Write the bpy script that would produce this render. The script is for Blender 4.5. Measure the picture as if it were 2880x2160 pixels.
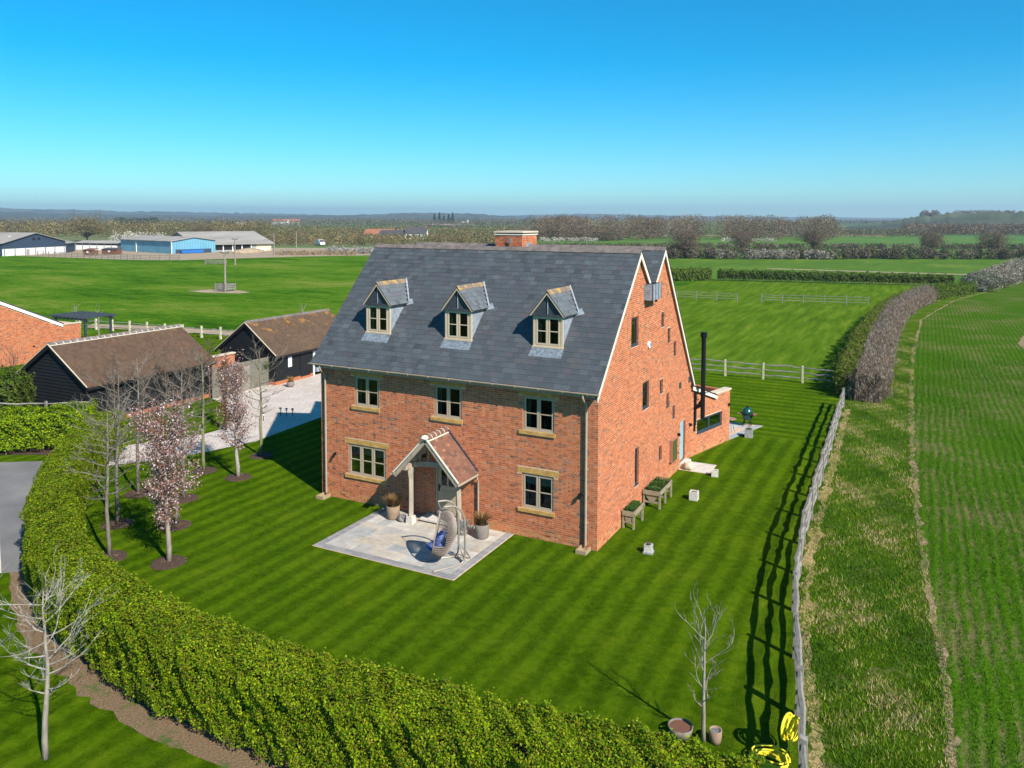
import bpy, bmesh, math, random
import numpy as np
from mathutils import Vector, Matrix
from mathutils.geometry import tessellate_polygon
R = math.radians
sc = bpy.context.scene
C = sc.collection
for o in list(bpy.data.objects): bpy.data.objects.remove(o)

# ------------------------------------------------------------------ camera
YAW, PITCH, ROLL = .4779, .0582, .0024
cd = bpy.data.cameras.new('camera'); cam = bpy.data.objects.new('camera', cd); C.objects.link(cam)
fw = Vector((-math.sin(YAW)*math.cos(PITCH), math.cos(YAW)*math.cos(PITCH), -math.sin(PITCH)))
rt = Vector((math.cos(YAW), math.sin(YAW), 0)); up = rt.cross(fw)
r2 = rt*math.cos(ROLL)+up*math.sin(ROLL); u2 = up*math.cos(ROLL)-rt*math.sin(ROLL)
m = Matrix((r2, u2, -fw)).transposed().to_4x4(); m.translation = Vector((9.5605, -24.7832, 11.2941))
cam.matrix_world = m
cd.sensor_width = 36; cd.sensor_fit = 'HORIZONTAL'; cd.lens = 2241.84/2880*36; cd.shift_y = -(1080-742.41)/2880
cd.clip_start = .1; cd.clip_end = 30000
sc.camera = cam

# ------------------------------------------------------------------ sky and sun
SUN_EL = R(39.0); SUN_DIR = Vector((.90*math.cos(SUN_EL), -.436*math.cos(SUN_EL), math.sin(SUN_EL))).normalized()
w = bpy.data.worlds.new('World'); sc.world = w; w.use_nodes = True
nt = w.node_tree; bg = nt.nodes['Background']
sky = nt.nodes.new('ShaderNodeTexSky'); sky.sky_type = 'NISHITA'; sky.sun_disc = False
sky.sun_elevation = SUN_EL; sky.sun_rotation = math.atan2(SUN_DIR.x, SUN_DIR.y)
sky.altitude = 100; sky.air_density = 1.0; sky.dust_density = .05; sky.ozone_density = 2.2
hs = nt.nodes.new('ShaderNodeHueSaturation'); hs.inputs['Saturation'].default_value = 1.27; hs.inputs['Hue'].default_value = .49
tint = nt.nodes.new('ShaderNodeMix'); tint.data_type = 'RGBA'; tint.blend_type = 'MULTIPLY'; tint.inputs['Factor'].default_value = 1; tint.inputs[7].default_value = (.49, .79, 1.0, 1)
nt.links.new(sky.outputs[0], tint.inputs[6]); nt.links.new(tint.outputs[2], hs.inputs['Color']); nt.links.new(hs.outputs[0], bg.inputs['Color'])
bg.inputs['Strength'].default_value = .1
sl = bpy.data.lights.new('sun', 'SUN'); sun = bpy.data.objects.new('sun', sl); C.objects.link(sun)
sl.energy = 5.0; sl.angle = R(.53); sl.color = (1, .95, .87)
sun.rotation_euler = SUN_DIR.to_track_quat('Z', 'Y').to_euler(); sun.location = (30, -20, 40)
vs = sc.view_settings; vs.view_transform = 'Standard'; vs.look = 'None'; vs.exposure = .62; vs.gamma = 1; vs.use_curve_mapping = False
sc.render.engine = 'CYCLES'
sc.cycles.max_bounces = 6; sc.cycles.transparent_max_bounces = 12; sc.cycles.volume_bounces = 0

# ------------------------------------------------------------------ materials
MATS = {}
class NB:
    """tiny node helper"""
    def __init__(s, name):
        s.m = bpy.data.materials.new(name); s.m.use_nodes = True; s.t = s.m.node_tree
        s.b = s.t.nodes['Principled BSDF']; s.o = s.t.nodes['Material Output']
        s.b.inputs['Roughness'].default_value = .8
        s.b.inputs['Specular IOR Level'].default_value = .3
        MATS[name] = s.m; s._tc = None
    def n(s, typ, **kw):
        x = s.t.nodes.new('ShaderNode'+typ)
        for k, v in kw.items(): setattr(x, k, v)
        return x
    def l(s, a, b): s.t.links.new(a, b)
    def co(s, scale=(1, 1, 1), rot=(0, 0, 0), gen=False):
        if not s._tc: s._tc = s.n('TexCoord')
        mp = s.n('Mapping'); mp.inputs['Scale'].default_value = scale; mp.inputs['Rotation'].default_value = rot
        s.l(s._tc.outputs['Object'], mp.inputs['Vector']); return mp.outputs[0]
    def noise(s, scale, detail=3, rough=.55, vec=None, dist=0):
        x = s.n('TexNoise'); x.inputs['Scale'].default_value = scale; x.inputs['Detail'].default_value = detail
        x.inputs['Roughness'].default_value = rough; x.inputs['Distortion'].default_value = dist
        s.l(vec if vec is not None else s.co(), x.inputs['Vector']); return x.outputs['Fac']
    def ramp(s, fac, stops, interp='LINEAR'):
        x = s.n('ValToRGB'); x.color_ramp.interpolation = interp
        e = x.color_ramp.elements
        while len(e) < len(stops): e.new(.5)
        for i, (p, c) in enumerate(stops):
            e[i].position = p; e[i].color = (*c, 1) if len(c) == 3 else c
        s.l(fac, x.inputs[0]); return x.outputs[0]
    def mix(s, fac, a, b, mode='MIX'):
        x = s.n('Mix', data_type='RGBA', blend_type=mode)
        for sock, v in ((x.inputs['Factor'], fac), (x.inputs[6], a), (x.inputs[7], b)):
            if isinstance(v, (int, float)): sock.default_value = v
            elif isinstance(v, tuple): sock.default_value = (*v, 1)
            else: s.l(v, sock)
        return x.outputs[2]
    def math(s, op, a, b=0.0):
        x = s.n('Math', operation=op)
        for i, v in enumerate((a, b)):
            if isinstance(v, (int, float)): x.inputs[i].default_value = v
            else: s.l(v, x.inputs[i])
        return x.outputs[0]
    def attr(s, name='col'):
        x = s.n('Attribute'); x.attribute_name = name; return x.outputs['Color']
    def color(s, c):
        if isinstance(c, tuple): s.b.inputs['Base Color'].default_value = (*c, 1)
        else: s.l(c, s.b.inputs['Base Color'])
        return s
    def rough(s, r, spec=None):
        s.b.inputs['Roughness'].default_value = r
        if spec is not None: s.b.inputs['Specular IOR Level'].default_value = spec
        return s
    def bump(s, h, strength=.4, dist=.02):
        x = s.n('Bump'); x.inputs['Strength'].default_value = strength; x.inputs['Distance'].default_value = dist
        s.l(h, x.inputs['Height']); s.l(x.outputs[0], s.b.inputs['Normal']); return s

def plain(name, c, rough=.7, var=.25, scale=6, bump=0, metal=0, stretch=(1, 1, 1), spec=.3):
    b = NB(name); v = b.co(stretch)
    n = b.noise(scale, 4, .6, v)
    lo = tuple(x*(1-var) for x in c); hi = tuple(min(1, x*(1+var)) for x in c)
    b.color(b.ramp(n, [(.3, lo), (.7, hi)])).rough(rough, spec)
    if metal: b.b.inputs['Metallic'].default_value = metal
    if bump: b.bump(b.noise(scale*4, 3, .6, v), bump)
    return b.m
def attrmat(name, rough=.8, nscale=8, namt=.35, bump=.3, translucent=0, spec=.3, stretch=(1, 1, 1), bscale=None):
    b = NB(name); v = b.co(stretch)
    n = b.noise(nscale, 4, .6, v)
    col = b.mix(1.0, b.attr(), b.ramp(n, [(.25, (1-namt,)*3), (.75, (1+namt*.6,)*3)]), 'MULTIPLY')
    b.color(col).rough(rough, spec)
    if bump: b.bump(b.noise(bscale or nscale*4, 3, .6, v), bump)
    if translucent:
        tr = b.n('BsdfTranslucent'); b.l(col, tr.inputs['Color']); mx = b.n('MixShader'); mx.inputs[0].default_value = translucent
        b.l(b.b.outputs[0], mx.inputs[1]); b.l(tr.outputs[0], mx.inputs[2]); b.l(mx.outputs[0], b.o.inputs['Surface'])
    return b.m

attrmat('brick', .9, 9, .12, .2, spec=.1)
attrmat('slate', .6, 14, .25, .3, spec=.3, bscale=40)
attrmat('paving', .8, 3, .28, .12, bscale=30)
attrmat('leaf', .6, 1.3, .3, 0, translucent=.35, spec=.12)
attrmat('petal', .7, 2, .15, 0, translucent=.3)
attrmat('far_leaf', .9, .05, .25, 0, spec=.05)
attrmat('grass_blade', .7, .8, .25, 0, translucent=.25, spec=.2)
attrmat('twig', .85, 5, .25, 0, spec=.1)
plain('mortar', (.61, .405, .265), .95, .2, 5)
plain('slate_deck', (.03, .032, .036), .9)
plain('ridge_tile', (.16, .13, .115), .85, .35, 3, .3)
def lichen_tile(name, c, lich):
    b = NB(name); n = b.noise(2.2, 4, .7); n2 = b.noise(9, 3)
    base = b.ramp(n2, [(.3, tuple(x*.7 for x in c)), (.7, tuple(x*1.25 for x in c))])
    b.color(b.mix(b.ramp(n, [(.5, (0,)*3), (.62, (1,)*3)]), base, lich)).rough(.9).bump(n2, .3)
lichen_tile('dormer_ridge_tile', (.20, .15, .12), (.42, .27, .06))
def stone():
    b = NB('ironstone'); n = b.noise(3.5, 5, .65, b.co((1, 1, 2))); n2 = b.noise(16, 3)
    col = b.ramp(n, [(.28, (.30, .145, .035)), (.5, (.52, .275, .06)), (.66, (.60, .38, .14)), (.8, (.62, .50, .34))])
    b.color(b.mix(.25, col, b.ramp(n2, [(.3, (.15, .1, .05)), (.7, (.7, .5, .2))]))).rough(.9).bump(n2, .4, .01)
stone()
plain('frame_paint', (.40, .32, .225), .5, .06, 3)
plain('dormer_paint', (.54, .43, .30), .5, .06, 3)
plain('cream_board', (.74, .68, .55), .55, .06, 2)
plain('soffit', (.22, .17, .13), .8, .15, 3)
plain('aluminium', (.055, .075, .095), .4, .08, 3, metal=.3)
plain('door_blue', (.30, .43, .46), .45, .06, 2)
plain('door_olive', (.40, .33, .22), .5, .06, 3)
plain('gutter', (.36, .29, .215), .5, .1, 4)
plain('black_metal', (.012, .012, .013), .45, .2, 6, metal=.4)
plain('steel', (.34, .29, .24), .4, .1, 6, metal=.3)
plain('lead', (.045, .052, .063), .6, .28, 5, .15)
plain('lead_bright', (.25, .28, .31), .6, .3, 6, .15)
plain('lead_apron', (.17, .195, .22), .55, .45, 9, .2)
plain('white_paint', (.80, .80, .78), .5, .05, 3)
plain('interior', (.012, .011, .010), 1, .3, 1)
plain('curtain', (.62, .60, .55), .9, .15, 8, stretch=(8, 8, 1))
plain('blind', (.74, .78, .75), .8, .06, 3)
plain('bottle_green', (.02, .22, .08), .15, .2, 4, spec=.6)
def glass():
    b = NB('glass'); t = b.t; t.nodes.remove(b.b)
    tr = b.n('BsdfTransparent'); tr.inputs[0].default_value = (.62, .68, .66, 1)
    gl = b.n('BsdfGlossy'); gl.inputs['Roughness'].default_value = .02; gl.inputs[0].default_value = (.28, .31, .34, 1)
    fr = b.n('Fresnel'); fr.inputs[0].default_value = 1.5
    mx = b.n('MixShader'); b.l(fr.outputs[0], mx.inputs[0]); b.l(tr.outputs[0], mx.inputs[1]); b.l(gl.outputs[0], mx.inputs[2])
    b.l(mx.outputs[0], b.o.inputs['Surface'])
glass()
def oak(name, c, s=(1, 1, .12)):
    b = NB(name); v = b.co(s); n = b.noise(14, 5, .7, v, .4); n2 = b.noise(2, 3)
    col = b.ramp(n, [(.25, tuple(x*.45 for x in c)), (.5, c), (.75, tuple(min(1, x*1.45) for x in c))])
    b.color(b.mix(.3, col, b.ramp(n2, [(.35, tuple(x*.75 for x in c)), (.65, tuple(x*1.3 for x in c))]))).rough(.85).bump(n, .5, .01)
oak('oak', (.36, .295, .22)); oak('rail_wood', (.22, .20, .165), (.3, .3, .3)); oak('planter_wood', (.30, .245, .155), (.25, .25, 1)); oak('teak', (.24, .11, .06), (1, .2, 1))
plain('pale_post', (.55, .48, .34), .85, .15, 5)
def tilemat(name, c, lich, lo=.62, course=.1, zmid=3.2):
    # plain clay tiles: course steps too fine to build, given as bump, lichen patches
    b = NB(name); tc = b.co()
    sep = b.n('SeparateXYZ'); b.l(tc, sep.inputs[0])
    z = b.math('MULTIPLY', sep.outputs[2], 1/course); f = b.math('FRACT', z); row = b.math('FLOOR', z)
    yy = b.math('ADD', b.math('MULTIPLY', sep.outputs[1], 6.0), b.math('MULTIPLY', row, .5))
    cell = b.math('FLOOR', yy)
    cmb = b.n('CombineXYZ'); b.l(cell, cmb.inputs[0]); b.l(row, cmb.inputs[1])
    wn = b.n('TexWhiteNoise'); b.l(cmb.outputs[0], wn.inputs[0])
    base = b.ramp(wn.outputs[0], [(0, tuple(x*.82 for x in c)), (.5, c), (1, (c[0]*1.2, c[1]*1.1, c[2]*1.05))])
    n = b.noise(1.3, 6, .75)
    n2 = b.noise(.5, 3)
    base = b.mix(1, base, b.ramp(n2, [(.3, (.85,)*3), (.7, (1.12,)*3)]), 'MULTIPLY')
    zz = b.math('MULTIPLY', b.math('SUBTRACT', sep.outputs[2], zmid), .11)
    b.color(b.mix(b.ramp(b.math('ADD', n, zz), [(lo, (0,)*3), (lo+.14, (1,)*3)]), base, lich)).rough(.9)
    b.bump(b.math('ADD', f, b.math('MULTIPLY', wn.outputs[0], .4)), .6, .02)
tilemat('tile_brown', (.100, .060, .036), (.17, .12, .05), .70)
tilemat('tile_orange', (.10, .062, .037), (.34, .16, .03), .59)
tilemat('tile_porch', (.20, .10, .07), (.26, .15, .10), .68, .11)
def boards(name, c, var=.3):
    b = NB(name); v = b.co((.3, .3, 4)); n = b.noise(5, 4, .65, v)
    b.color(b.ramp(n, [(.3, tuple(x*(1-var) for x in c)), (.7, tuple(x*(1+var) for x in c))])).rough(.75).bump(n, .2, .01)
boards('black_board', (.009, .009, .010)); boards('taupe_board', (.165, .15, .115), .2)
plain('taupe_door', (.24, .215, .17), .6, .06, 3)
plain('pot_clay', (.26, .18, .12), .85, .22, 3, .2)
plain('pot_grey', (.20, .17, .145), .85, .2, 4, .2)
plain('terracotta', (.36, .19, .11), .85, .25, 5)
plain('white_stone', (.56, .52, .45), .9, .18, 9, .5)
plain('sett_stone', (.30, .29, .28), .85, .25, 7, .3)
plain('flint', (.16, .15, .14), .6, .6, 9, .5)
plain('soil', (.055, .036, .022), 1, .4, 12, .5)
plain('liner', (.012, .012, .012), .6)
plain('hose_yellow', (.80, .68, .03), .35, .08, 4)
plain('grill_green', (.012, .065, .045), .22, .15, 4, spec=.6)
plain('copper_top', (.36, .17, .11), .4, .2, 5)
plain('cushion_blue', (.10, .13, .30), .9, .8, 18)
plain('wicker', (.34, .275, .23), .7, .3, 20)
plain('wicker_dark', (.06, .05, .045), .7, .3, 20)
plain('alarm_white', (.8, .85, .9), .3, .02); plain('alarm_blue', (.03, .3, .7), .3, .02)
plain('vent_red', (.30, .05, .03), .8, .2, 6)
plain('car_orange', (.7, .12, .01), .3, .1, 3)
plain('bark_grey', (.17, .145, .115), .9, .4, 7, .4, stretch=(1, 1, .3))
plain('bark_pale', (.27, .23, .18), .85, .35, 8, .4, stretch=(1, 1, .3))
plain('bark_green', (.20, .19, .10), .9, .35, 7, .4, stretch=(1, 1, .3))
plain('bark_white', (.33, .295, .25), .8, .35, 9, .3, stretch=(1, 1, 2))
plain('bark_brown', (.13, .09, .065), .9, .35, 7, .4)
plain('mulch_mat', (.075, .045, .03), 1, .7, 30, 1.0)
plain('hedge_blocker', (.02, .028, .008), 1, .3, 4)
plain('sheet_navy', (.035, .055, .085), .6, .1, .2)
plain('sheet_white', (.78, .76, .70), .7, .06, .2)
plain('fibre_roof', (.31, .28, .24), .9, .2, .25, stretch=(1, .2, 1))
plain('sheet_grey', (.30, .29, .27), .8, .2, .3)
plain('dark_inside', (.015, .014, .013), 1, .2, 1)
plain('skip_blue', (.02, .14, .45), .5, .1, .5)
plain('stone_wall_pale', (.62, .50, .36), .9, .1, .5)
plain('shed_brown', (.16, .07, .04), .8, .2, 2)
plain('render_white', (.78, .76, .72), .8, .06, .5)
plain('roof_red', (.33, .13, .07), .9, .2, .5)
plain('roof_dark', (.07, .065, .065), .9, .2, .5)
plain('sand', (.34, .25, .16), 1, .25, .6)
def bluesheet():
    b = NB('sheet_blue'); v = b.co(); wv = b.n('TexWave'); wv.inputs['Scale'].default_value = .9; b.l(b.co(rot=(0, 0, -.2)), wv.inputs[0])
    n = b.noise(.25, 4)
    col = b.ramp(wv.outputs[1], [(0, (.10, .27, .36)), (1, (.15, .36, .46))])
    b.color(b.mix(.35, col, b.ramp(n, [(.3, (.07, .2, .28)), (.7, (.2, .42, .5))]))).rough(.55)
bluesheet()
# ---- ground materials
def grass_mix(b, stops, s1=.5, s2=4.0, s3=22):
    n = b.math('ADD', b.math('MULTIPLY', b.noise(s1, 5, .65), .34), b.math('ADD', b.math('MULTIPLY', b.noise(s2, 4, .7), .33), b.math('MULTIPLY', b.noise(s3, 3, .8), .33)))
    return b.ramp(n, stops)
def lawn():
    b = NB('lawn')
    sep = b.n('SeparateXYZ'); b.l(b.co(), sep.inputs[0])
    wob = b.math('MULTIPLY', b.math('SUBTRACT', b.noise(.22, 2), .5), .5)
    def stripe(axis, per):
        p = b.math('MULTIPLY', b.math('ADD', sep.outputs[axis], wob), 2*math.pi/per)
        s = b.math('SINE', p); return b.math('ADD', b.math('MULTIPLY', b.math('MAXIMUM', b.math('MINIMUM', b.math('MULTIPLY', s, 1.5), 1.0), -1.0), .5), .5)
    sy = stripe(0, .78); sx = stripe(1, 1.0)  # mowing stripes: sheen of leaning blades painted as lighter and darker green
    back = b.math('MAXIMUM', b.math('MINIMUM', b.math('MULTIPLY', b.math('SUBTRACT', sep.outputs[1], 17.2), 2.0), 1.0), 0.0)
    st = b.n('Mix'); b.l(back, st.inputs[0]); b.l(sy, st.inputs[2]); b.l(sx, st.inputs[3])
    li = grass_mix(b, [(.38, (.050, .112, .002)), (.48, (.092, .175, .003)), (.56, (.135, .215, .005)), (.66, (.21, .25, .02))])
    dk = grass_mix(b, [(.38, (.030, .072, .001)), (.48, (.054, .112, .002)), (.58, (.088, .148, .004)), (.68, (.16, .19, .015))])
    amt = b.math('MULTIPLY', st.outputs[0], b.math('ADD', .08, b.math('MULTIPLY', b.noise(.3, 4, .6), 1.5)))
    b.color(b.mix(amt, dk, li)).rough(1, .0)
    b.bump(b.math('ADD', b.math('MULTIPLY', b.noise(12, 3, .8), 1.5), b.noise(45, 3, .8)), 1, .06)
lawn()
def meadow():
    b = NB('meadow')
    v = b.co((.25, 1, 1), rot=(0, 0, .47))
    n = b.math('ADD', b.math('MULTIPLY', b.noise(.06, 6, .7, b.co((.5, 1, 1), rot=(0, 0, .47))), .5), b.math('ADD', b.math('MULTIPLY', b.noise(.55, 5, .8, b.co((.5, 1.2, 1), rot=(0, 0, .47))), .28), b.math('MULTIPLY', b.noise(1.8, 4, .8), .22)))
    b.color(b.ramp(n, [(.41, (.022, .078, .003)), (.47, (.058, .150, .006)), (.52, (.098, .190, .010)), (.57, (.17, .215, .03)), (.64, (.30, .25, .09))])).rough(1, 0)
    b.bump(b.noise(2.2, 5, .8), 1, .25)
meadow()
def paddock():
    b = NB('paddock')
    v = b.co((1, .10, 1), rot=(0, 0, .8)); n = b.noise(1.3, 4, .65, v); n2 = b.noise(.12, 4); n3 = b.noise(2.5, 4, .7)
    f = b.math('ADD', b.math('MULTIPLY', n, .6), b.math('ADD', b.math('MULTIPLY', n2, .2), b.math('MULTIPLY', n3, .2)))
    b.color(b.ramp(f, [(.38, (.045, .095, .004)), (.5, (.075, .140, .007)), (.58, (.11, .172, .012)), (.68, (.19, .225, .035))])).rough(1, 0).bump(n3, .5, .08)
paddock()
def arable(name, a, c, d, s=.06):
    b = NB(name); v = b.co((1, .12, 1), rot=(0, 0, 1.57)); n = b.math('ADD', b.math('MULTIPLY', b.noise(s, 4, .6), .6), b.math('MULTIPLY', b.noise(s*6, 3, .6, v), .4))
    b.color(b.ramp(n, [(.35, a), (.52, c), (.68, d)])).rough(.9, .08)
arable('arable', (.052, .115, .005), (.078, .150, .008), (.15, .19, .02)); arable('arable_olive', (.06, .135, .02), (.09, .17, .025), (.14, .19, .04), .03)
def crop():
    b = NB('crop'); sep = b.n('SeparateXYZ'); b.l(b.co(), sep.inputs[0])
    wob = b.math('MULTIPLY', b.noise(.3, 3), .45)
    ph = b.math('ADD', b.math('MULTIPLY', b.math('SINE', b.math('MULTIPLY', b.math('ADD', sep.outputs[0], wob), 2*math.pi/.36)), .5), .5)
    big = b.noise(.16, 5, .65); fine = b.noise(5, 5, .8, b.co((1, .35, 1)))
    f = b.math('ADD', b.math('MULTIPLY', ph, .07), b.math('ADD', b.math('MULTIPLY', fine, .5), b.math('MULTIPLY', big, .55)))
    g = b.ramp(b.noise(11, 4, .8), [(.3, (.024, .078, .002)), (.5, (.048, .120, .004)), (.7, (.085, .165, .008))])
    so = b.ramp(b.noise(8, 4, .8), [(.3, (.11, .085, .035)), (.7, (.30, .215, .11))])
    b.color(b.mix(b.ramp(f, [(.55, (0,)*3), (.72, (.9,)*3)]), g, so)).rough(1, 0)
    b.bump(b.math('ADD', b.noise(7, 4, .8), b.math('MULTIPLY', ph, -.25)), 1, .1)
crop()
def verge():
    b = NB('verge')
    n = b.math('ADD', b.math('MULTIPLY', b.noise(.42, 5, .7), .62), b.math('MULTIPLY', b.noise(5, 4, .75), .38))
    gr = b.ramp(b.noise(9, 4, .7), [(.3, (.035, .095, .003)), (.5, (.075, .155, .005)), (.72, (.15, .21, .012))])
    st = b.ramp(b.noise(11, 4, .7, b.co((1, .4, 1))), [(.3, (.28, .21, .09)), (.7, (.50, .40, .20))])
    b.color(b.mix(b.ramp(n, [(.53, (0,)*3), (.66, (1,)*3)]), gr, st)).rough(1, 0)
    b.bump(b.math('ADD', b.noise(7, 5, .8), b.noise(36, 3, .8)), 1, .12)
verge()
def gravel():
    b = NB('gravel'); v = b.n('TexVoronoi'); v.inputs['Scale'].default_value = 20; b.l(b.co(), v.inputs[0])
    n = b.noise(.6, 3)
    col = b.ramp(v.outputs['Color'], [(.1, (.34, .26, .20)), (.45, (.60, .49, .41)), (.8, (.72, .63, .54))])
    b.color(b.mix(.3, col, b.ramp(n, [(.35, (.45, .36, .29)), (.65, (.68, .62, .56))]))).rough(.9).bump(v.outputs['Distance'], .9, .04)
gravel()
def asphalt():
    b = NB('asphalt'); n = b.noise(.5, 5, .6); n2 = b.noise(60, 2)
    b.color(b.mix(.3, b.ramp(n, [(.35, (.13, .12, .115)), (.6, (.19, .18, .17)), (.8, (.27, .24, .20))]), b.ramp(n2, [(.3, (.07,)*3), (.7, (.3,)*3)]))).rough(.9).bump(n2, .3)
asphalt()
def barebed():
    b = NB('bare_bed'); n = b.noise(1.2, 5, .7); n2 = b.noise(22, 4, .8)
    base = b.ramp(n2, [(.3, (.10, .06, .035)), (.55, (.24, .16, .09)), (.75, (.42, .31, .19))])
    b.color(b.mix(b.ramp(n, [(.55, (0,)*3), (.66, (1,)*3)]), base, (.06, .13, .02))).rough(1, .1).bump(n2, .9, .05)
barebed()
plain('straw', (.34, .25, .12), 1, .4, 9, .6, spec=0)
plain('straw_soil', (.24, .175, .10), 1, .5, 6, .6, spec=0)
def terrainmat():
    # mosaic of far fields, seen only at a glancing angle
    b = NB('terrain'); v = b.n('TexVoronoi'); v.inputs['Scale'].default_value = .0042; b.l(b.co((1, 1.2, 1)), v.inputs[0])
    wn = b.n('SeparateColor'); b.l(v.outputs['Color'], wn.inputs[0])
    col = b.ramp(wn.outputs[0], [(0, (.05, .12, .02)), (.25, (.08, .17, .03)), (.45, (.16, .17, .07)), (.62, (.06, .14, .03)), (.75, (.30, .21, .12)), (.9, (.10, .15, .04))], 'CONSTANT')
    n = b.noise(.02, 4)
    b.color(b.mix(.3, col, b.ramp(n, [(.3, (.06, .09, .03)), (.7, (.16, .17, .08))]))).rough(1, .05)
terrainmat()
def hillmat():
    b = NB('hill'); v = b.n('TexVoronoi'); v.inputs['Scale'].default_value = .004; b.l(b.co((1, 1, 3)), v.inputs[0])
    wn = b.n('SeparateColor'); b.l(v.outputs['Color'], wn.inputs[0])
    col = b.ramp(wn.outputs[0], [(0, (.06, .075, .05)), (.3, (.10, .13, .06)), (.5, (.07, .075, .055)), (.7, (.17, .15, .11)), (.85, (.06, .07, .05))], 'CONSTANT')
    n = b.noise(.012, 5, .7)
    b.color(b.mix(.55, col, b.ramp(n, [(.4, (.035, .042, .03)), (.6, (.12, .12, .08))]))).rough(1, .05)
hillmat()

# ------------------------------------------------------------------ mesh helpers
class MB:
    def __init__(s): s.v = []; s.f = []; s.c = []; s.col = None
    def _add(s, vs, fs, col=None):
        b = len(s.v); s.v += [tuple(v) for v in vs]; s.f += [tuple(i+b for i in f) for f in fs]
        s.c += [col or s.col or (.5, .5, .5)]*len(vs)
    def box(s, x0, x1, y0, y1, z0, z1, T=None, col=None, taper=0):
        t = taper
        P = [(x0, y0, z0), (x1, y0, z0), (x1, y1, z0), (x0, y1, z0), (x0+t, y0+t, z1), (x1-t, y0+t, z1), (x1-t, y1-t, z1), (x0+t, y1-t, z1)]
        if T: P = [T(*p) for p in P]
        s._add(P, [(3, 2, 1, 0), (4, 5, 6, 7), (0, 1, 5, 4), (1, 2, 6, 5), (2, 3, 7, 6), (3, 0, 4, 7)], col); return s
    def hexa(s, P, col=None):
        s._add(P, [(3, 2, 1, 0), (4, 5, 6, 7), (0, 1, 5, 4), (1, 2, 6, 5), (2, 3, 7, 6), (3, 0, 4, 7)], col); return s
    def bar(s, a, b, w, h, upv=(0, 0, 1), col=None):
        """a beam from a to b, w across, h along upv, centred"""
        a = Vector(a); b = Vector(b); d = (b-a).normalized(); u = Vector(upv)
        sd = d.cross(u); sd = sd.normalized() if sd.length > 1e-4 else Vector((1, 0, 0)); u = sd.cross(d).normalized()
        P = []
        for q in (a, b):
            for (i, j) in ((-1, -1), (1, -1), (1, 1), (-1, 1)): P.append(q+sd*(i*w/2)+u*(j*h/2))
        s._add(P, [(0, 1, 2, 3), (7, 6, 5, 4), (0, 4, 5, 1), (1, 5, 6, 2), (2, 6, 7, 3), (3, 7, 4, 0)], col); return s
    def tube(s, pts, rad, n=6, col=None, cap=True, closed=False):
        pts = [Vector(p) for p in pts]; k = len(pts)
        if not isinstance(rad, (list, tuple)): rad = [rad]*k
        ref = Vector((0, 0, 1)); V = []
        d0 = (pts[1]-pts[0]).normalized()
        if abs(d0.z) > .9: ref = Vector((1, 0, 0))
        for i, p in enumerate(pts):
            d = (pts[(i+1) % k]-pts[i-1]) if (closed or 0 < i < k-1) else (pts[i+1]-p if i == 0 else p-pts[i-1])
            d = d.normalized() if d.length > 1e-9 else d0
            sd = d.cross(ref); sd = sd.normalized() if sd.length > 1e-3 else d.orthogonal().normalized()
            u = sd.cross(d); ref = u
            for j in range(n):
                a = 2*math.pi*j/n; V.append(p+(sd*math.cos(a)+u*math.sin(a))*rad[i])
        F = []
        for i in range(k if closed else k-1):
            for j in range(n):
                a = i*n+j; b2 = i*n+(j+1) % n; c2 = ((i+1) % k)*n+(j+1) % n; d2 = ((i+1) % k)*n+j
                F.append((a, b2, c2, d2))
        if cap and not closed: F += [tuple(range(n))[::-1], tuple(range((k-1)*n, k*n))]
        s._add(V, F, col); return s
    def lathe(s, prof, c=(0, 0, 0), n=20, col=None):
        V = []; F = []
        for (r, z) in prof:
            for j in range(n):
                a = 2*math.pi*j/n; V.append((c[0]+r*math.cos(a), c[1]+r*math.sin(a), c[2]+z))
        for i in range(len(prof)-1):
            for j in range(n): F.append((i*n+j, i*n+(j+1) % n, (i+1)*n+(j+1) % n, (i+1)*n+j))
        F += [tuple(range(n))[::-1], tuple(range((len(prof)-1)*n, len(prof)*n))]
        s._add(V, F, col); return s
    def prism(s, poly, off, col=None):
        """poly: list of 3d points; extruded by vector off"""
        n = len(poly); o = Vector(off); P = [Vector(p) for p in poly]; P += [p+o for p in P]
        F = [tuple(range(n))[::-1], tuple(range(n, 2*n))]+[(i, (i+1) % n, (i+1) % n+n, i+n) for i in range(n)]
        s._add(P, F, col); return s
    def poly(s, pts, holes=(), col=None):
        loops = [[Vector(p) for p in pts]]+[[Vector(p) for p in h] for h in holes]
        tris = tessellate_polygon(loops); flat = [p for l in loops for p in l]
        s._add(flat, tris, col); return s
    def mesh(s, name, off=(0, 0, 0)):
        me = bpy.data.meshes.new(name)
        ox, oy, oz = off
        me.from_pydata([(x-ox, y-oy, z-oz) for x, y, z in s.v], [], s.f)
        a = me.color_attributes.new('col', 'FLOAT_COLOR', 'POINT')
        a.data.foreach_set('color', np.array([(*c, 1) for c in s.c], 'f').ravel())
        return me
def root_off(p):
    o = Vector((0, 0, 0))
    return o
def obj(name, mb, mat, parent=None, smooth=False, off=(0, 0, 0)):
    me = mb.mesh(name, off) if isinstance(mb, MB) else mb
    if mat: me.materials.clear(); me.materials.append(MATS[mat])
    if smooth: me.polygons.foreach_set('use_smooth', [True]*len(me.polygons))
    o = bpy.data.objects.new(name, me); C.objects.link(o)
    if parent: o.parent = parent
    return o
def tag(o, label, cat, group=None):
    o['label'] = label; o['category'] = cat
    if group: o['group'] = group
    return o
def thing(name, label, cat, loc=(0, 0, 0), rz=0, group=None):
    o = bpy.data.objects.new(name, None); C.objects.link(o); o.location = loc; o.rotation_euler = (0, 0, rz); o.empty_display_size = .3
    return tag(o, label, cat, group)
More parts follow.
